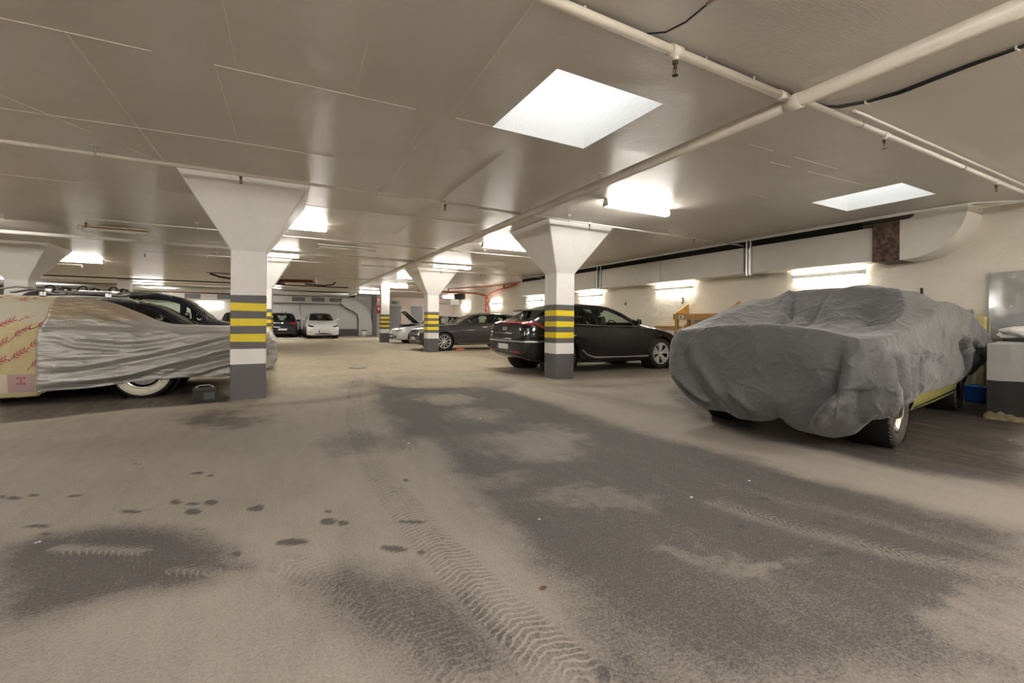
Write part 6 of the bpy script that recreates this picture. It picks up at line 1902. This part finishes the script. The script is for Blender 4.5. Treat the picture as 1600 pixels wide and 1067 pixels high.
        bm = bmesh.new(); bm.from_mesh(o.data)
        bmesh.ops.remove_doubles(bm, verts=bm.verts, dist=.004)
        edges = [e for e in bm.edges if e.is_boundary]
        bmesh.ops.recalc_face_normals(bm, faces=bm.faces)
        bm.to_mesh(o.data); bm.free()
        if inset:
            me = o.data
            for v in me.vertices: v.co -= v.normal * inset
        so = o.modifiers.new('thickness', 'SOLIDIFY'); so.thickness = thick; so.offset = 0
        o.location = s.car.root.location; o.rotation_euler = s.car.root.rotation_euler
        return meta(o, label, cat)

def grey_cover():
    hwf = spline([(-.12, .90), (.4, .93), (2, .94), (4.2, .93), (4.9, .90)])
    sh = spline([(-.1, .99), (.3, 1.02), (1.1, 1.11), (1.6, 1.21), (2.0, 1.33), (2.5, 1.37), (3.2, 1.34), (4.0, 1.27), (4.7, 1.17), (5, 1.08)])
    fsh = spline([(-.1, 1.03), (.13, 1.05), (.6, 1.15), (1.05, 1.26), (1.55, 1.38), (1.9, 1.44), (3, 1.42), (4, 1.30), (4.7, 1.15), (5, 1.1)])
    d = Drape(COUPE, -.09, 4.86, lambda x: hwf(x), .16, seed=5, sag=.0002, edge_round=.055, shoulder=sh, far_shoulder=fsh)
    fr = [(.90, .50), (.82, .36), (.69, .27), (.51, .21), (.31, .215), (.19, .17), (.05, .175), (-.11, .21), (-.18, .25), (-.24, .20), (-.34, .16), (-.56, .15), (-.72, .20), (-.90, .35)]
    fhem = spline(sorted(fr))
    shem = spline([(-.1, .38), (.15, .42), (.4, .42), (1.2, .40), (2.8, .37), (3.7, .37), (4.2, .42), (4.7, .40), (4.9, .42)])
    def hem(x, y):
        a = fhem(max(-.9, min(.9, y)))
        b = shem(x)
        t = min(1, max(0, (x + .02) / .22))
        t = t * t * (3 - 2 * t)
        return a * (1 - t) + b * t
    F, S = [], []
    # ridges from the roof corners down to the wings, and the hollow before the windscreen
    F += [([(.55, -.80), (1.1, -.80), (1.55, -.74), (2.05, -.56)], .075, .07, 'ridge'),
          ([(.3, .2), (1.2, .25), (1.9, .45)], .030, .05, 's'), ([(2.05, .50), (1.5, .40), (.9, .35)], .028, .05, 'ridge'),
          ([(1.25, -.1), (1.45, .35)], -.035, .12, 'soft'), ([(1.2, -.30), (1.45, -.12), (1.72, .08)], .035, .06, 'ridge'),
          ([(1.15, -.60), (1.42, -.52), (1.62, -.40)], -.08, .10, 'soft'), ([(2.4, -.45), (2.2, -.30), (1.95, -.28), (1.75, -.12)], .030, .035, 'ridge'),
          ([(1.05, .1), (1.3, -.2), (1.42, -.5)], .018, .025, 's'), ([(1.80, .25), (1.5, .12), (1.1, .12)], .028, .03, 'ridge'), ([(.35, -.62), (.9, -.45), (1.25, -.1)], .02, .04, 'ridge'),
          ([(.15, -.65), (.5, -.2), (.9, .3)], .012, .05, 'ridge'), ([(.9, -.75), (.7, -.3), (.6, .3)], .012, .04, 's'),
          ([(2.8, -.55), (3.3, -.62), (3.9, -.75)], .022, .04, 'ridge'), ([(3.0, -.5), (3.7, -.45), (4.5, -.5)], .02, .05, 's'), ([(2.2, .2), (2.9, .1), (3.1, -.3)], .012, .04, 'ridge')]
    X = -.09
    # front face: diagonal pleats at the far wing, long hanging fold, side gather by the near wing
    S += [([(X, .66, .98), (X, .52, .70), (X, .30, .42), (X, .20, .22)], .045, .05, 'ridge'), ([(X, .74, .90), (X, .66, .60), (X, .45, .36), (X, .30, .24)], -.045, .07, 'soft'),
          ([(X, .78, .52), (X, .62, .36), (X, .42, .25)], .035, .03, 's'), ([(X, .86, .5), (X, .70, .40), (X, .52, .30)], -.03, .03, 'ridge'),
          ([(X, .20, .46), (X, .08, .36), (X, -.02, .24), (X, -.05, .19)], .045, .035, 'ridge'), ([(X, .12, .34), (X, .05, .26), (X, -.0, .2)], -.04, .03, 'soft'),
          ([(X, -.16, .23), (X, -.05, .24), (X, .1, .25)], -.03, .03, 'soft'), ([(X, -.70, .95), (X, -.69, .75), (X, -.66, .55), (X, -.55, .38), (X, -.42, .22)], .05, .055, 's'),
          ([(X, -.72, .50), (X, -.62, .42), (X, -.55, .28), (X, -.52, .16)], .05, .04, 'ridge'), ([(X, -.40, .5), (X, -.2, .35), (X, -.05, .3)], .015, .04, 'ridge'),
          ([(X, .3, .9), (X, .28, .6), (X, .30, .35)], .008, .02, 'ridge'), ([(X, -.05, .95), (X, -.03, .6), (X, .02, .35)], .008, .02, 'ridge')]
    # near front corner: vertical pleats
    for (x, y), z1, amp, w in [((.02, -.86), .95, .055, .035), ((.12, -.92), .92, -.045, .03), ((.22, -.93), .90, .05, .03), ((.31, -.93), .86, -.04, .025), ((.40, -.93), .88, .045, .028), ((.50, -.93), .84, -.03, .025), ((.58, -.93), .90, .035, .03), ((-.07, -.80), .6, -.04, .03), ((.68, -.93), .82, -.03, .05)]:
        S.append(([(x, y, z1), (x - .02, y, (z1 + .42) / 2), (x + (.04 if amp > 0 else -.01), y, .30)], amp, w, 'pleat'))
    # near side
    Y = -.94
    S += [([(.62, Y, .95), (.78, Y, .75), (.80, Y, .40)], .05, .06, 'ridge'), ([(.8, Y, .92), (1.2, Y, .80), (1.7, Y, .78), (2.3, Y, .60)], .018, .05, 's'),
          ([(1.0, Y, .7), (1.6, Y, .55), (2.2, Y, .48)], .016, .04, 'ridge'), ([(2.2, Y, 1.0), (2.35, Y, .7), (2.3, Y, .45)], .018, .03, 'ridge'),
          ([(2.6, Y, 1.0), (3.1, Y, .8), (3.4, Y, .5)], .04, .05, 's'), ([(2.3, Y, .98), (3.0, Y, .95), (3.8, Y, .62), (4.2, Y, .5)], .045, .06, 'ridge'),
          ([(3.3, Y, .78), (3.8, Y, .58), (4.0, Y, .44)], -.025, .10, 'soft'), ([(3.0, Y, .98), (3.7, Y, .92), (4.4, Y, .70)], .04, .05, 's'),
          ([(4.3, Y, 1.05), (4.2, Y, .8), (4.25, Y, .5)], .018, .04, 'ridge')]
    def flare(q, B):
        near_c = np.exp(-((B[:, 0] - .35) / .35) ** 2) * (B[:, 1] < -.5)
        front = np.exp(-((B[:, 0] + .09) / .12) ** 2)
        rear = np.clip((B[:, 0] - 4.3) / .4, 0, 1)
        return .05 * q * near_c + .05 * math.sin(q * PI * .9) * front + .10 * math.sin(min(1, q * 1.2) * PI) * rear
    d.build(hem, .12, F, S, flare=flare, rows=46, gain=True)
    o = d.mesh('car_cover', M['cover_grey'], 'dark grey fabric cover draped over the old coupe by the cream wall', 'car cover')
    return o
grey_cover()

def classic_covers():
    hwf = spline([(-.15, .93), (.5, 1.0), (2, 1.01), (4.9, 1.0), (5.5, .95)])
    d = Drape(CLASSIC, -.03, 5.52, lambda x: hwf(x), .10, seed=11, sag=.0002)
    nh = spline([(-.15, .38), (.1, .34), (.52, .26), (1.02, .27), (1.34, .265), (2.14, .18), (2.56, .16), (2.58, .125), (3.2, .12), (5.5, .14)])
    def hem(x, y): return nh(x)
    Y = 1.0
    def P(l): return [(x - .08, Y, z) for x, z in l]
    F1 = [(2.64, .44), (2.22, .44), (1.77, .55), (1.2, .68), (.59, .87), (.1, .95)]
    S = [(P(F1), .052, .065, 's'), (P([(2.61, 1.03), (2.34, .85), (1.77, .77), (1.27, .84), (.7, .98)]), .040, .055, 's'),
         (P([(2.64, .24), (2.22, .25), (1.76, .30), (1.34, .44), (.59, .64), (.0, .78)]), .055, .06, 's'), (P([(2.64, .59), (2.35, .57), (1.9, .60), (1.42, .70), (.62, .94)]), .025, .035, 's'),
         (P([(1.49, .29), (1.05, .45), (.59, .56), (.1, .7)]), .05, .05, 's'), (P([(1.05, .28), (.74, .39), (.4, .47), (0, .6)]), .035, .04, 's'),
         (P([(2.59, .84), (2.29, .71), (1.77, .66), (1.35, .72)]), .022, .04, 's'), (P([(1.43, 1.0), (1.42, .6), (1.42, .28)]), .006, .008, 'ridge'),
         (P([(2.5, .95), (2.1, .92), (1.7, .88), (1.3, .92)]), .02, .03, 'ridge'), (P([(1.6, .5), (1.2, .58), (.8, .7)]), .02, .025, 'ridge'), (P([(2.3, .36), (1.9, .40), (1.5, .5)]), .015, .022, 'ridge'),
         (P([(.5, .34), (.3, .5), (.05, .7)]), .04, .04, 's'), (P([(.25, .32), (.12, .5), (.0, .8)]), .04, .04, 's'),
         ([(-.14, .85, .95), (-.14, .88, .6), (-.14, .9, .4)], .05, .04, 's'), ([(-.14, .6, .95), (-.14, .65, .6), (-.14, .7, .4)], .05, .05, 's'), ([(-.14, .2, .95), (-.14, .25, .6), (-.14, .3, .4)], .05, .05, 's'),
         ([(-.14, -.3, .95), (-.14, -.25, .6), (-.14, -.3, .4)], .05, .05, 's')]
    rr = np.random.RandomState(2)
    # short gathers along the elastic edge beside the patterned cloth
    for z in np.arange(.22, 1.0, .052):
        z += rr.uniform(-.012, .012)
        S.append((P([(2.66, z), (2.60, z - .004), (2.50 - rr.uniform(0, .08), z - .01)]), .014, .010, 'ridge'))
    T = [([(2.55, .85), (2.3, .80), (1.9, .86), (1.5, .93)], .045, .05, 's'), ([(2.5, .55), (2.1, .62), (1.7, .75), (1.35, .85)], .040, .05, 'ridge'), ([(2.4, .30), (2.0, .40), (1.6, .60)], .035, .05, 's'),
         ([(2.3, .65), (1.95, .70), (1.6, .82)], .035, .035, 's'), ([(2.2, .0), (1.8, .2), (1.4, .5)], .03, .05, 'ridge'), ([(2.45, .72), (2.2, .70), (1.8, .80)], -.02, .03, 'soft'), ([(2.2, .45), (1.8, .55), (1.5, .72)], .025, .03, 'ridge'),
         ([(1.2, .8), (.8, .82), (.3, .85)], .012, .03, 's')]
    def flare(q, B):
        tail = np.clip((.15 - B[:, 0]) / .3, 0, 1)
        return .05 * q * tail
    d.build(hem, .03, T, S, rand_top=40, rand_skirt=60, flare=flare)
    # straight side cloth further forward: calm the folds there
    silver = d.mesh('car_cover', M['cover_silver'], 'creased silver fabric cover over the tail of the covered classic car', 'car cover', keep=lambda x, y, z: x < 2.58)
    d2 = Drape(CLASSIC, -.09, 5.52, lambda x: hwf(x), .16, seed=12, sag=.0001)
    d2.build(hem, .03, [], [(P([(2.9, .95), (2.88, .6), (2.93, .2)]), .006, .05, 'soft'), (P([(3.0, .9), (3.05, .5)]), .006, .03, 'soft')], rand_top=14, rand_skirt=14)
    pat = d2.mesh('patterned_cloth', M['cover_pattern'], 'sand coloured cloth with red leaf sprigs over the cabin of the covered classic car', 'cloth', keep=lambda x, y, z: 2.50 < x, inset=.022)
    # printed sprigs and border, laid into the cloth's own surface as a second and third colour
    me = pat.data
    bvh = BVHTree.FromPolygons([v.co.copy() for v in me.vertices], [tuple(p.vertices) for p in me.polygons])
    bm = BM(); bm.from_mesh(me)
    def onto(x, z, off=.0035):
        loc, n, _, _ = bvh.ray_cast(Vector((x, 3, z)), Vector((0, -1, 0)))
        if loc is None: return None
        if n.y < 0: n = -n
        return loc + n * off
    def quadstrip(pts, ws, mi):
        pts = np.array(pts); t = np.gradient(pts, axis=0); t /= np.linalg.norm(t, axis=1)[:, None] + 1e-9
        n = np.stack([-t[:, 1], t[:, 0]], 1)
        A = [onto(*(p + k * w)) for p, k, w in zip(pts, n, ws)]; B_ = [onto(*(p - k * w)) for p, k, w in zip(pts, n, ws)]
        if any(a is None for a in A + B_): return
        a = [bm.verts.new(p) for p in A]; b = [bm.verts.new(p) for p in B_]
        for i in range(len(a) - 1):
            f = bm.faces.new((a[i], a[i + 1], b[i + 1], b[i])); f.material_index = mi
    def sprig(x, z, s, ang):
        # mirrored x: the car's local x runs towards the picture's left
        def tr(u, v): return (x - (u * math.cos(ang) - v * math.sin(ang)) * s, z + (u * math.sin(ang) + v * math.cos(ang)) * s)
        st = [tr(u, .18 * math.sin(u * 1.5) - .12 * (1 - u) ** 2) for u in np.linspace(0, 1, 9)]
        quadstrip(st, [.022 * s] * 9, 1)
        for k in range(4):
            u = .30 + k * .19
            bx, bz = u, .18 * math.sin(u * 1.5) - .12 * (1 - u) ** 2
            for sg, l in ((1, .34), (-1, .30)):
                a = sg * .62 + .25
                leaf = [(bx + math.cos(a) * l * t, bz + math.sin(a) * l * t) for t in np.linspace(0.15, 1, 6)]
                quadstrip([tr(*q) for q in leaf], [s * w for w in (.010, .024, .032, .030, .020, .003)], 1)
    k = 0
    for row, z in enumerate(np.arange(.50, 1.42, .125)):
        for x in np.arange(2.60 + (.17 if row % 2 else 0), 4.6, .34):
            sprig(x + .07 + rr.uniform(-.02, .02), z + rr.uniform(-.015, .015) - .03, .19, .45 + rr.uniform(-.1, .1))
            k += 1
    def block(x0, x1, z0, z1, mi, off=.0028):
        n = 8
        for a, b in zip(np.linspace(x0, x1, n)[:-1], np.linspace(x0, x1, n)[1:]):
            for c0, c1 in zip(np.linspace(z0, z1, 4)[:-1], np.linspace(z0, z1, 4)[1:]):
                q = [onto(a, c0, off), onto(b, c0, off), onto(b, c1, off), onto(a, c1, off)]
                if any(v is None for v in q): continue
                f = bm.faces.new([bm.verts.new(v) for v in q]); f.material_index = mi
    xx = 2.60
    i = 0
    while xx < 4.6:
        block(xx, xx + .24, .17, .40, 2 if i % 2 == 0 else 3); xx += .24; i += 1
    for x in (2.68, 3.10, 3.52):
        for a in range(3):
            for c in range(3):
                if (a + c) % 2 == 0 or a == 1: block(x + a * .03, x + a * .03 + .02, .27 + c * .035, .295 + c * .035, 1, .0045)
    for x in np.arange(2.95, 3.2, .035): block(x, x + .022, .405, .43, 1, .0045)
    bm.to_mesh(me); bm.free()
    me.materials.append(simple('print_red', (.34, .075, .10), .8)); me.materials.append(simple('print_mauve', (.36, .25, .25), .8)); me.materials.append(simple('print_pale', (.50, .43, .34), .8))
classic_covers()
# ------------------------------------------------------------------ smaller things
def wood_mat(name, base, dark):
    m, nt, b = nt_mat(name)
    g = noise(nt, geo_pos(nt, (2, 26, 26), obj=True), 1.6, 6, 0.6)
    nt.links.new(mixc(nt, ramp(nt, g, [(0.35, 0.0), (0.65, 1.0)]), dark, base), b.inputs['Base Color'])
    b.inputs['Roughness'].default_value = 0.6
    bump(nt, b, g, 0.2, 0.004)
    return m
M['wood'] = wood_mat('bench_wood', (0.56, 0.33, 0.085), (0.38, 0.20, 0.05))
M['ply'] = wood_mat('bench_plywood', (0.66, 0.54, 0.36), (0.55, 0.42, 0.26))
def bench():
    y0, y1 = 6.72, 8.22
    X0, X1, ZT = 9.17, 9.70, 1.33
    root = empty('wooden_bench', (9.35, 7.47, 0), label='yellowish wooden bench with sloping side boards beneath the bay number 3', cat='workbench')
    L = -root.location
    def part(n, bm, mt, lab=None):
        o = obj(n, bm, mt, root); o.location = L
        if lab: o['label'] = lab
        return o
    bm = BM(); box2(bm, (X0 + .02, y0, ZT - .02), (X1, y1, ZT + .0)); part('bench_top', bm, M['ply'])
    for y in (y0, y1 - .03):
        bm = BM(); prism(bm, [(X0 - .02, ZT + 0.02), (X1, ZT + .31), (X1, ZT), (X0 - .02, ZT - .06)], 'Y', y, y + .03); part('side_board', bm, M['wood'])
        for x in (X0, X1 - .08):
            bm = BM(); box2(bm, (x, y, 0), (x + .07, y + .07 * (1 if y < 7 else -1), ZT - .06)); part('leg', bm, M['wood'])
        bm = BM(); tube(bm, [(X0 + .05, y + .015, .75), (X1 - .1, y + .015, 1.1)], .025, 4); part('brace', bm, M['wood'])
    bm = BM(); box2(bm, (X0 - .035, y0, ZT - .13), (X0 - .005, y1, ZT + .015)); part('front_rail', bm, M['wood'])
    bm = BM(); box2(bm, (X0, y0, ZT - .55), (X0 + .03, y1, ZT - .45)); part('lower_rail', bm, M['wood'])
    bm = BM(); tube(bm, [(X0 + .03, y1 - .1, .72), (X0 + .03, y1 - .55, 1.07)], .03, 4); part('brace', bm, M['wood'])
    bm = BM(); box2(bm, (X0 - .040, y1 - .35, ZT - .10), (X0 - .036, y1 - .19, ZT - .02)); st = part('sticker', bm, M['plate'], 'white sticker with blue and yellow squares')
    bm = BM(); box2(bm, (X0 - .044, y1 - .28, ZT - .085), (X0 - .040, y1 - .24, ZT - .035)); o = obj('sticker_print', bm, M['plate_blue'], st)
    bm = BM(); box2(bm, (X0 - .044, y1 - .345 + .10, ZT - .085 + .0), (X0 - .0405, y1 - .205 + .0, ZT - .085 + .04)); o = obj('sticker_print', bm, M['col_yellow'], st)
bench()
bm = BM(); box2(bm, (9.60, 6.2, .95), (9.72, 9.3, 1.03))
o = obj('wall_rail', bm, M['wood']); meta(o, 'narrow wooden rail fixed along the wall behind the bench', 'rail')

# low painted wall block beside the covered car
def wall_block():
    bm = BM()
    rr = random.Random(9)
    X0, X1, Y0, Y1, Y2 = 7.50, 9.70, .9, 2.0, 2.38
    def layer(z, j=0.0):
        pts = []
        for (ax, ay), (bx, by), n in (((X0, Y0), (X0, Y1), 12), ((X0, Y1), (X1, Y2), 14), ((X1, Y2), (X1, Y0), 6), ((X1, Y0), (X0, Y0), 14)):
            for i in range(n):
                t = i / n
                pts.append((ax + (bx - ax) * t + rr.uniform(-.004, .004), ay + (by - ay) * t + rr.uniform(-.004, .004), z + rr.uniform(-j, j)))
        return [bm.verts.new(p) for p in pts]
    prev = layer(0.0)
    for z, mi, j in ((.46, 1, .006), (.86, 0, .004), (.885, 0, .006)):
        cur = layer(z, j)
        for k in range(len(cur)):
            bm.faces.new((prev[k], prev[(k + 1) % len(cur)], cur[(k + 1) % len(cur)], cur[k])).material_index = mi
        prev = cur
    bm.faces.new(prev)
    o = obj('low_wall', bm, [wallpaint('block_grey', (.42, .41, .40)), wallpaint('block_black', (.022, .021, .022))])
    meta(o, 'waist high rendered wall block, grey above black, beside the covered car', 'low wall')
    # sandy crumbled plaster at its foot
    m = simple('crumbled_plaster', (.17, .14, .075), .9, var=.4, vscale=18, bmp=.6, bscale=30)
    bm = BM()
    n = 26
    rings = []
    for k in range(n + 1):
        y = Y1 + .02 - k * .045
        h = .035 + .05 * abs(math.sin(k * 1.7)) * (0.5 + 0.5 * math.sin(k * .6)) + rr.uniform(0, .02)
        w = .05 + .04 * abs(math.sin(k * 1.1))
        rings.append([bm.verts.new(p) for p in ((X0 + .01, y, h + .012), (X0 - .35 * w, y, h * .9), (X0 - w, y, 0.003))])
    for A, B in zip(rings, rings[1:]):
        for k in range(2): bm.faces.new((A[k], A[k + 1], B[k + 1], B[k]))
    p = obj('crumbled_plaster', bm, m, smooth=True)
    meta(p, 'sandy crumbling plaster along the foot of the low wall block', 'plaster crumbs', kind='stuff')
wall_block()
# mirror-like sheet on the wall behind the block
def mirror_sheet():
    root = empty('mirror_sheet', (9.68, 1.71, .90), label='large pale mirror sheet leaning on the wall above the low wall block', cat='mirror')
    m, nt, b = nt_mat('pale_mirror')
    b.inputs['Metallic'].default_value = 0.75  # part diffuse, with a pale tint standing in for a brighter reflection
    p = geo_pos(nt, obj=True)
    f = noise(nt, p, 6, 5, .6)
    nt.links.new(mixc(nt, ramp(nt, f, [(.3, 0.0), (.7, 1.0)]), (.62, .66, .68), (.78, .80, .80)), b.inputs['Base Color'])
    nt.links.new(ramp(nt, f, [(.3, .04), (.75, .16)]), b.inputs['Roughness'])
    bump(nt, b, noise(nt, p, 1.6, 2), .12, .05)
    bm = BM(); box(bm, (0, 0, .51), (.008, 1.72, 1.02))
    o = obj('mirror_pane', bm, m, root)
    o.rotation_euler = (0, math.radians(1.5), 0)
    bm = BM()
    for y, z in ((.6, .93), (-.6, .95), (.62, .5)):
        box(bm, (-.008, y, z), (.01, .03, .03), bev=.003)
    k = obj('clip', bm, M['satin'], root)
mirror_sheet()
def crumpled(name, c, s, mat, label, cat, seed, amp=.35, n=22):
    rr = np.random.RandomState(seed)
    bm = BM()
    r = bmesh.ops.create_icosphere(bm, subdivisions=4, radius=1.0)
    ks = [(rr.randn(3) * 2.2, rr.rand() * 6) for _ in range(12)]
    for v in bm.verts:
        q = np.array(v.co)
        d = sum(abs(math.sin(float(k @ q) + ph)) for k, ph in ks) / 12 - .6
        v.co = v.co * (1 + amp * d * 2)
        v.co = Vector((v.co.x * s[0], v.co.y * s[1], max(-.55, v.co.z) * s[2] + .55 * s[2]))
    o = obj(name, bm, mat, smooth=True, auto=30)
    o.location = c
    return meta(o, label, cat)
crumpled('plastic_bag', (9.25, 2.06, .935), (.22, .30, .11), simple('white_plastic', (.80, .79, .77), .35, bmp=.2), 'crumpled white plastic bag on top of the low wall block', 'plastic bag', 3)
bm = BM(); box(bm, (9.2, 1.95, .908), (.5, .62, .035), rot=.1, bev=.01)
o = obj('black_board', bm, M['black_plastic']); meta(o, 'thin black board lying under the white plastic bag', 'board')
# foam and board scraps leaning behind the covered car
bm = BM()
prof = []
for k in range(41):
    y = k
    prof.append((2.70 + k * .006, 9.62 + .012 * (1 if (k // 4) % 2 else -1)))
A = [bm.verts.new((x - .05, y, .02)) for y, x in prof]; B = [bm.verts.new((x, y, 1.36)) for y, x in prof]
for k in range(40): bm.faces.new((A[k], A[k + 1], B[k + 1], B[k]))
bmesh.ops.solidify(bm, geom=bm.faces[:], thickness=.01)
o = obj('corrugated_sheet', bm, simple('corrugated_cream', (.72, .70, .62), .5)); meta(o, 'cream corrugated sheet standing against the wall behind the covered car', 'corrugated sheet')
bm = BM(); box(bm, (0, 0, 0), (.10, .12, 1.24), rot=Matrix.Rotation(.05, 4, 'Y'), bev=.03, segs=3)
o = obj('foam_slab', bm, simple('yellowed_foam', (.52, .44, .20), .9, var=.2, bmp=.4)); o.location = (9.60, 2.63, .63); meta(o, 'yellowed foam slab leaning between the covered car and the mirror sheet', 'foam slab')
def canister():
    root = empty('blue_canister', (9.02, 2.50, 0), label='bright blue plastic box on the floor behind the covered car\'s rear wheel', cat='box')
    blue = simple('blue_plastic', (.02, .24, .85), .35)
    bm = BM(); box(bm, (0, 0, .105), (.26, .22, .21), bev=.02, segs=3); obj('box_body', bm, blue, root, smooth=True, auto=40)
    bm = BM(); box(bm, (0, 0, .215), (.27, .23, .02), bev=.01); obj('lid', bm, blue, root)
    bm = BM(); tube(bm, [(-.06, -.08, .225), (-.06, 0, .255), (-.06, .08, .225)], .008, 8); obj('handle', bm, blue, root)
canister()
def battery():
    root = empty('car_battery', (-.84, 7.18, 0), rz=.12, label='black car battery on the floor beside the large striped column', cat='battery')
    bm = BM(); box(bm, (0, 0, .085), (.26, .17, .17), bev=.006); obj('battery_case', bm, M['black_plastic'], root)
    bm = BM(); box(bm, (0, 0, .178), (.262, .172, .022), bev=.005); obj('battery_lid', bm, simple('battery_grey', (.02, .02, .022), .5), root)
    for sx in (-.09, .09):
        bm = BM(); lathe(bm, [(0, .02), (.009, .02), (.012, 0), (.012, -.002)], 12, 'Z', (sx, .05, .19)); obj('terminal', bm, M['galv'], root)
    bm = BM(); tube(bm, [(-.09, .0, .188), (-.06, 0, .225), (.06, 0, .225), (.09, 0, .188)], .006, 6); obj('handle', bm, M['galv'], root)
    bm = BM(); box(bm, (.05, -.0865, .09), (.12, .002, .09)); obj('paper_label', bm, simple('battery_label', (.06, .07, .07), .5), root)
battery()
def bin_():
    root = empty('waste_bin', (5.55, 32.9, 0), label='small white waste bin with dark lid at the foot of the curved duct', cat='bin')
    bm = BM(); lathe(bm, [(0, 0), (.15, 0), (.19, .42), (.17, .42)], 20); obj('bin_body', bm, M['plate'], root)
    bm = BM(); lathe(bm, [(0, .47), (.21, .45), (.21, .41), (.19, .41)], 20); obj('lid', bm, M['black_plastic'], root)
bin_()
bm = BM(); tube(bm, [(1.42, 33.2, 0), (1.42, 33.2, 2.30)], .04, 10); box(bm, (1.42, 33.2, .01), (.2, .2, .02))
o = obj('steel_post', bm, M['galv']); meta(o, 'slim galvanised post between the small hatchback and the white electric car', 'post')
bm = BM()
box2(bm, (-.3, 28.9, 0.0), (1.45, 29.05, .10), bev=.02)
o = obj('wheel_stop', bm, M['duct']); meta(o, 'pale kerb stop on the floor behind the small dark hatchback', 'wheel stop')
# floor drain
dr = empty('floor_drain', (1.72, 10.9, 0.0), label='round cast drain cover in the middle of the lane', cat='drain')
bm = BM(); lathe(bm, [(0, .006), (.20, .006), (.22, .002), (.22, .0)], 28); obj('drain_frame', bm, M['bronze'], dr)
bm = BM()
for k in range(7): box(bm, (0, -.12 + k * .04, .009), (.26 - abs(k - 3) * .03, .016, .006))
obj('drain_bar', bm, M['galv'], dr)
# red chock by the estate's wheel
bm = BM(); prism(bm, [(6.05, 0.0), (6.45, 0.0), (6.42, .07), (6.12, .09)], 'Y', 15.95, 16.15)
o = obj('wheel_chock', bm, M['pipe_red2']); meta(o, 'red wedge on the floor beside the estate car\'s front wheel', 'chock')
# litter
def scrap(name, x, y, s, mat, label, cat, seed, group=None):
    rr = random.Random(seed)
    bm = BM()
    c = bm.verts.new((0, 0, .006))
    n = 9
    ring = [bm.verts.new((math.cos(2 * PI * k / n) * s * rr.uniform(.6, 1.1), math.sin(2 * PI * k / n) * s * rr.uniform(.35, .8), rr.uniform(.001, .008))) for k in range(n)]
    for k in range(n): bm.faces.new((c, ring[k], ring[(k + 1) % n]))
    bmesh.ops.solidify(bm, geom=bm.faces[:], thickness=.0015)
    o = obj(name, bm, mat); o.location = (x, y, .0015)
    meta(o, label, cat, group)
pw = simple('paper_white', (.85, .85, .83), .6)
for i, (x, y, s, lab) in enumerate([(1.06, 3.95, .018, 'white scrap between the tyre track and the far end of the dark lane'), (2.93, 1.95, .014, 'white scrap in mid lane, nearer the covered car of two'),
                                    (2.32, 1.93, .016, 'white scrap in mid lane, further from the covered car of two'), (1.30, 2.1, .012, 'white scrap near the tyre track curve'),
                                    (-1.02, 3.0, .016, 'pale scrap at the very edge of the dark blot'), (2.05, 4.6, .014, 'white scrap near the light patch of the lane')]):
    scrap('paper_scrap', x, y, s, pw, lab, 'litter', i, 'white scraps on the floor')
scrap('dry_leaf', .98, 1.55, .017, simple('dry_leaf_brown', (.22, .11, .05), .7), 'small brown dry leaf on the dark lane', 'leaf', 20)
scrap('wood_chip', 2.34, 1.23, .012, simple('chip_orange', (.42, .28, .12), .7), 'tiny tan wood chip on the dark lane', 'litter', 21)
# wall socket
bm = BM(); box(bm, (9.735, 3.39, 1.68), (.03, .03, .12), bev=.005)
o = obj('pull_switch', bm, M['cable']); meta(o, 'small black fixture on the wall beside the covered car\'s roof', 'switch')
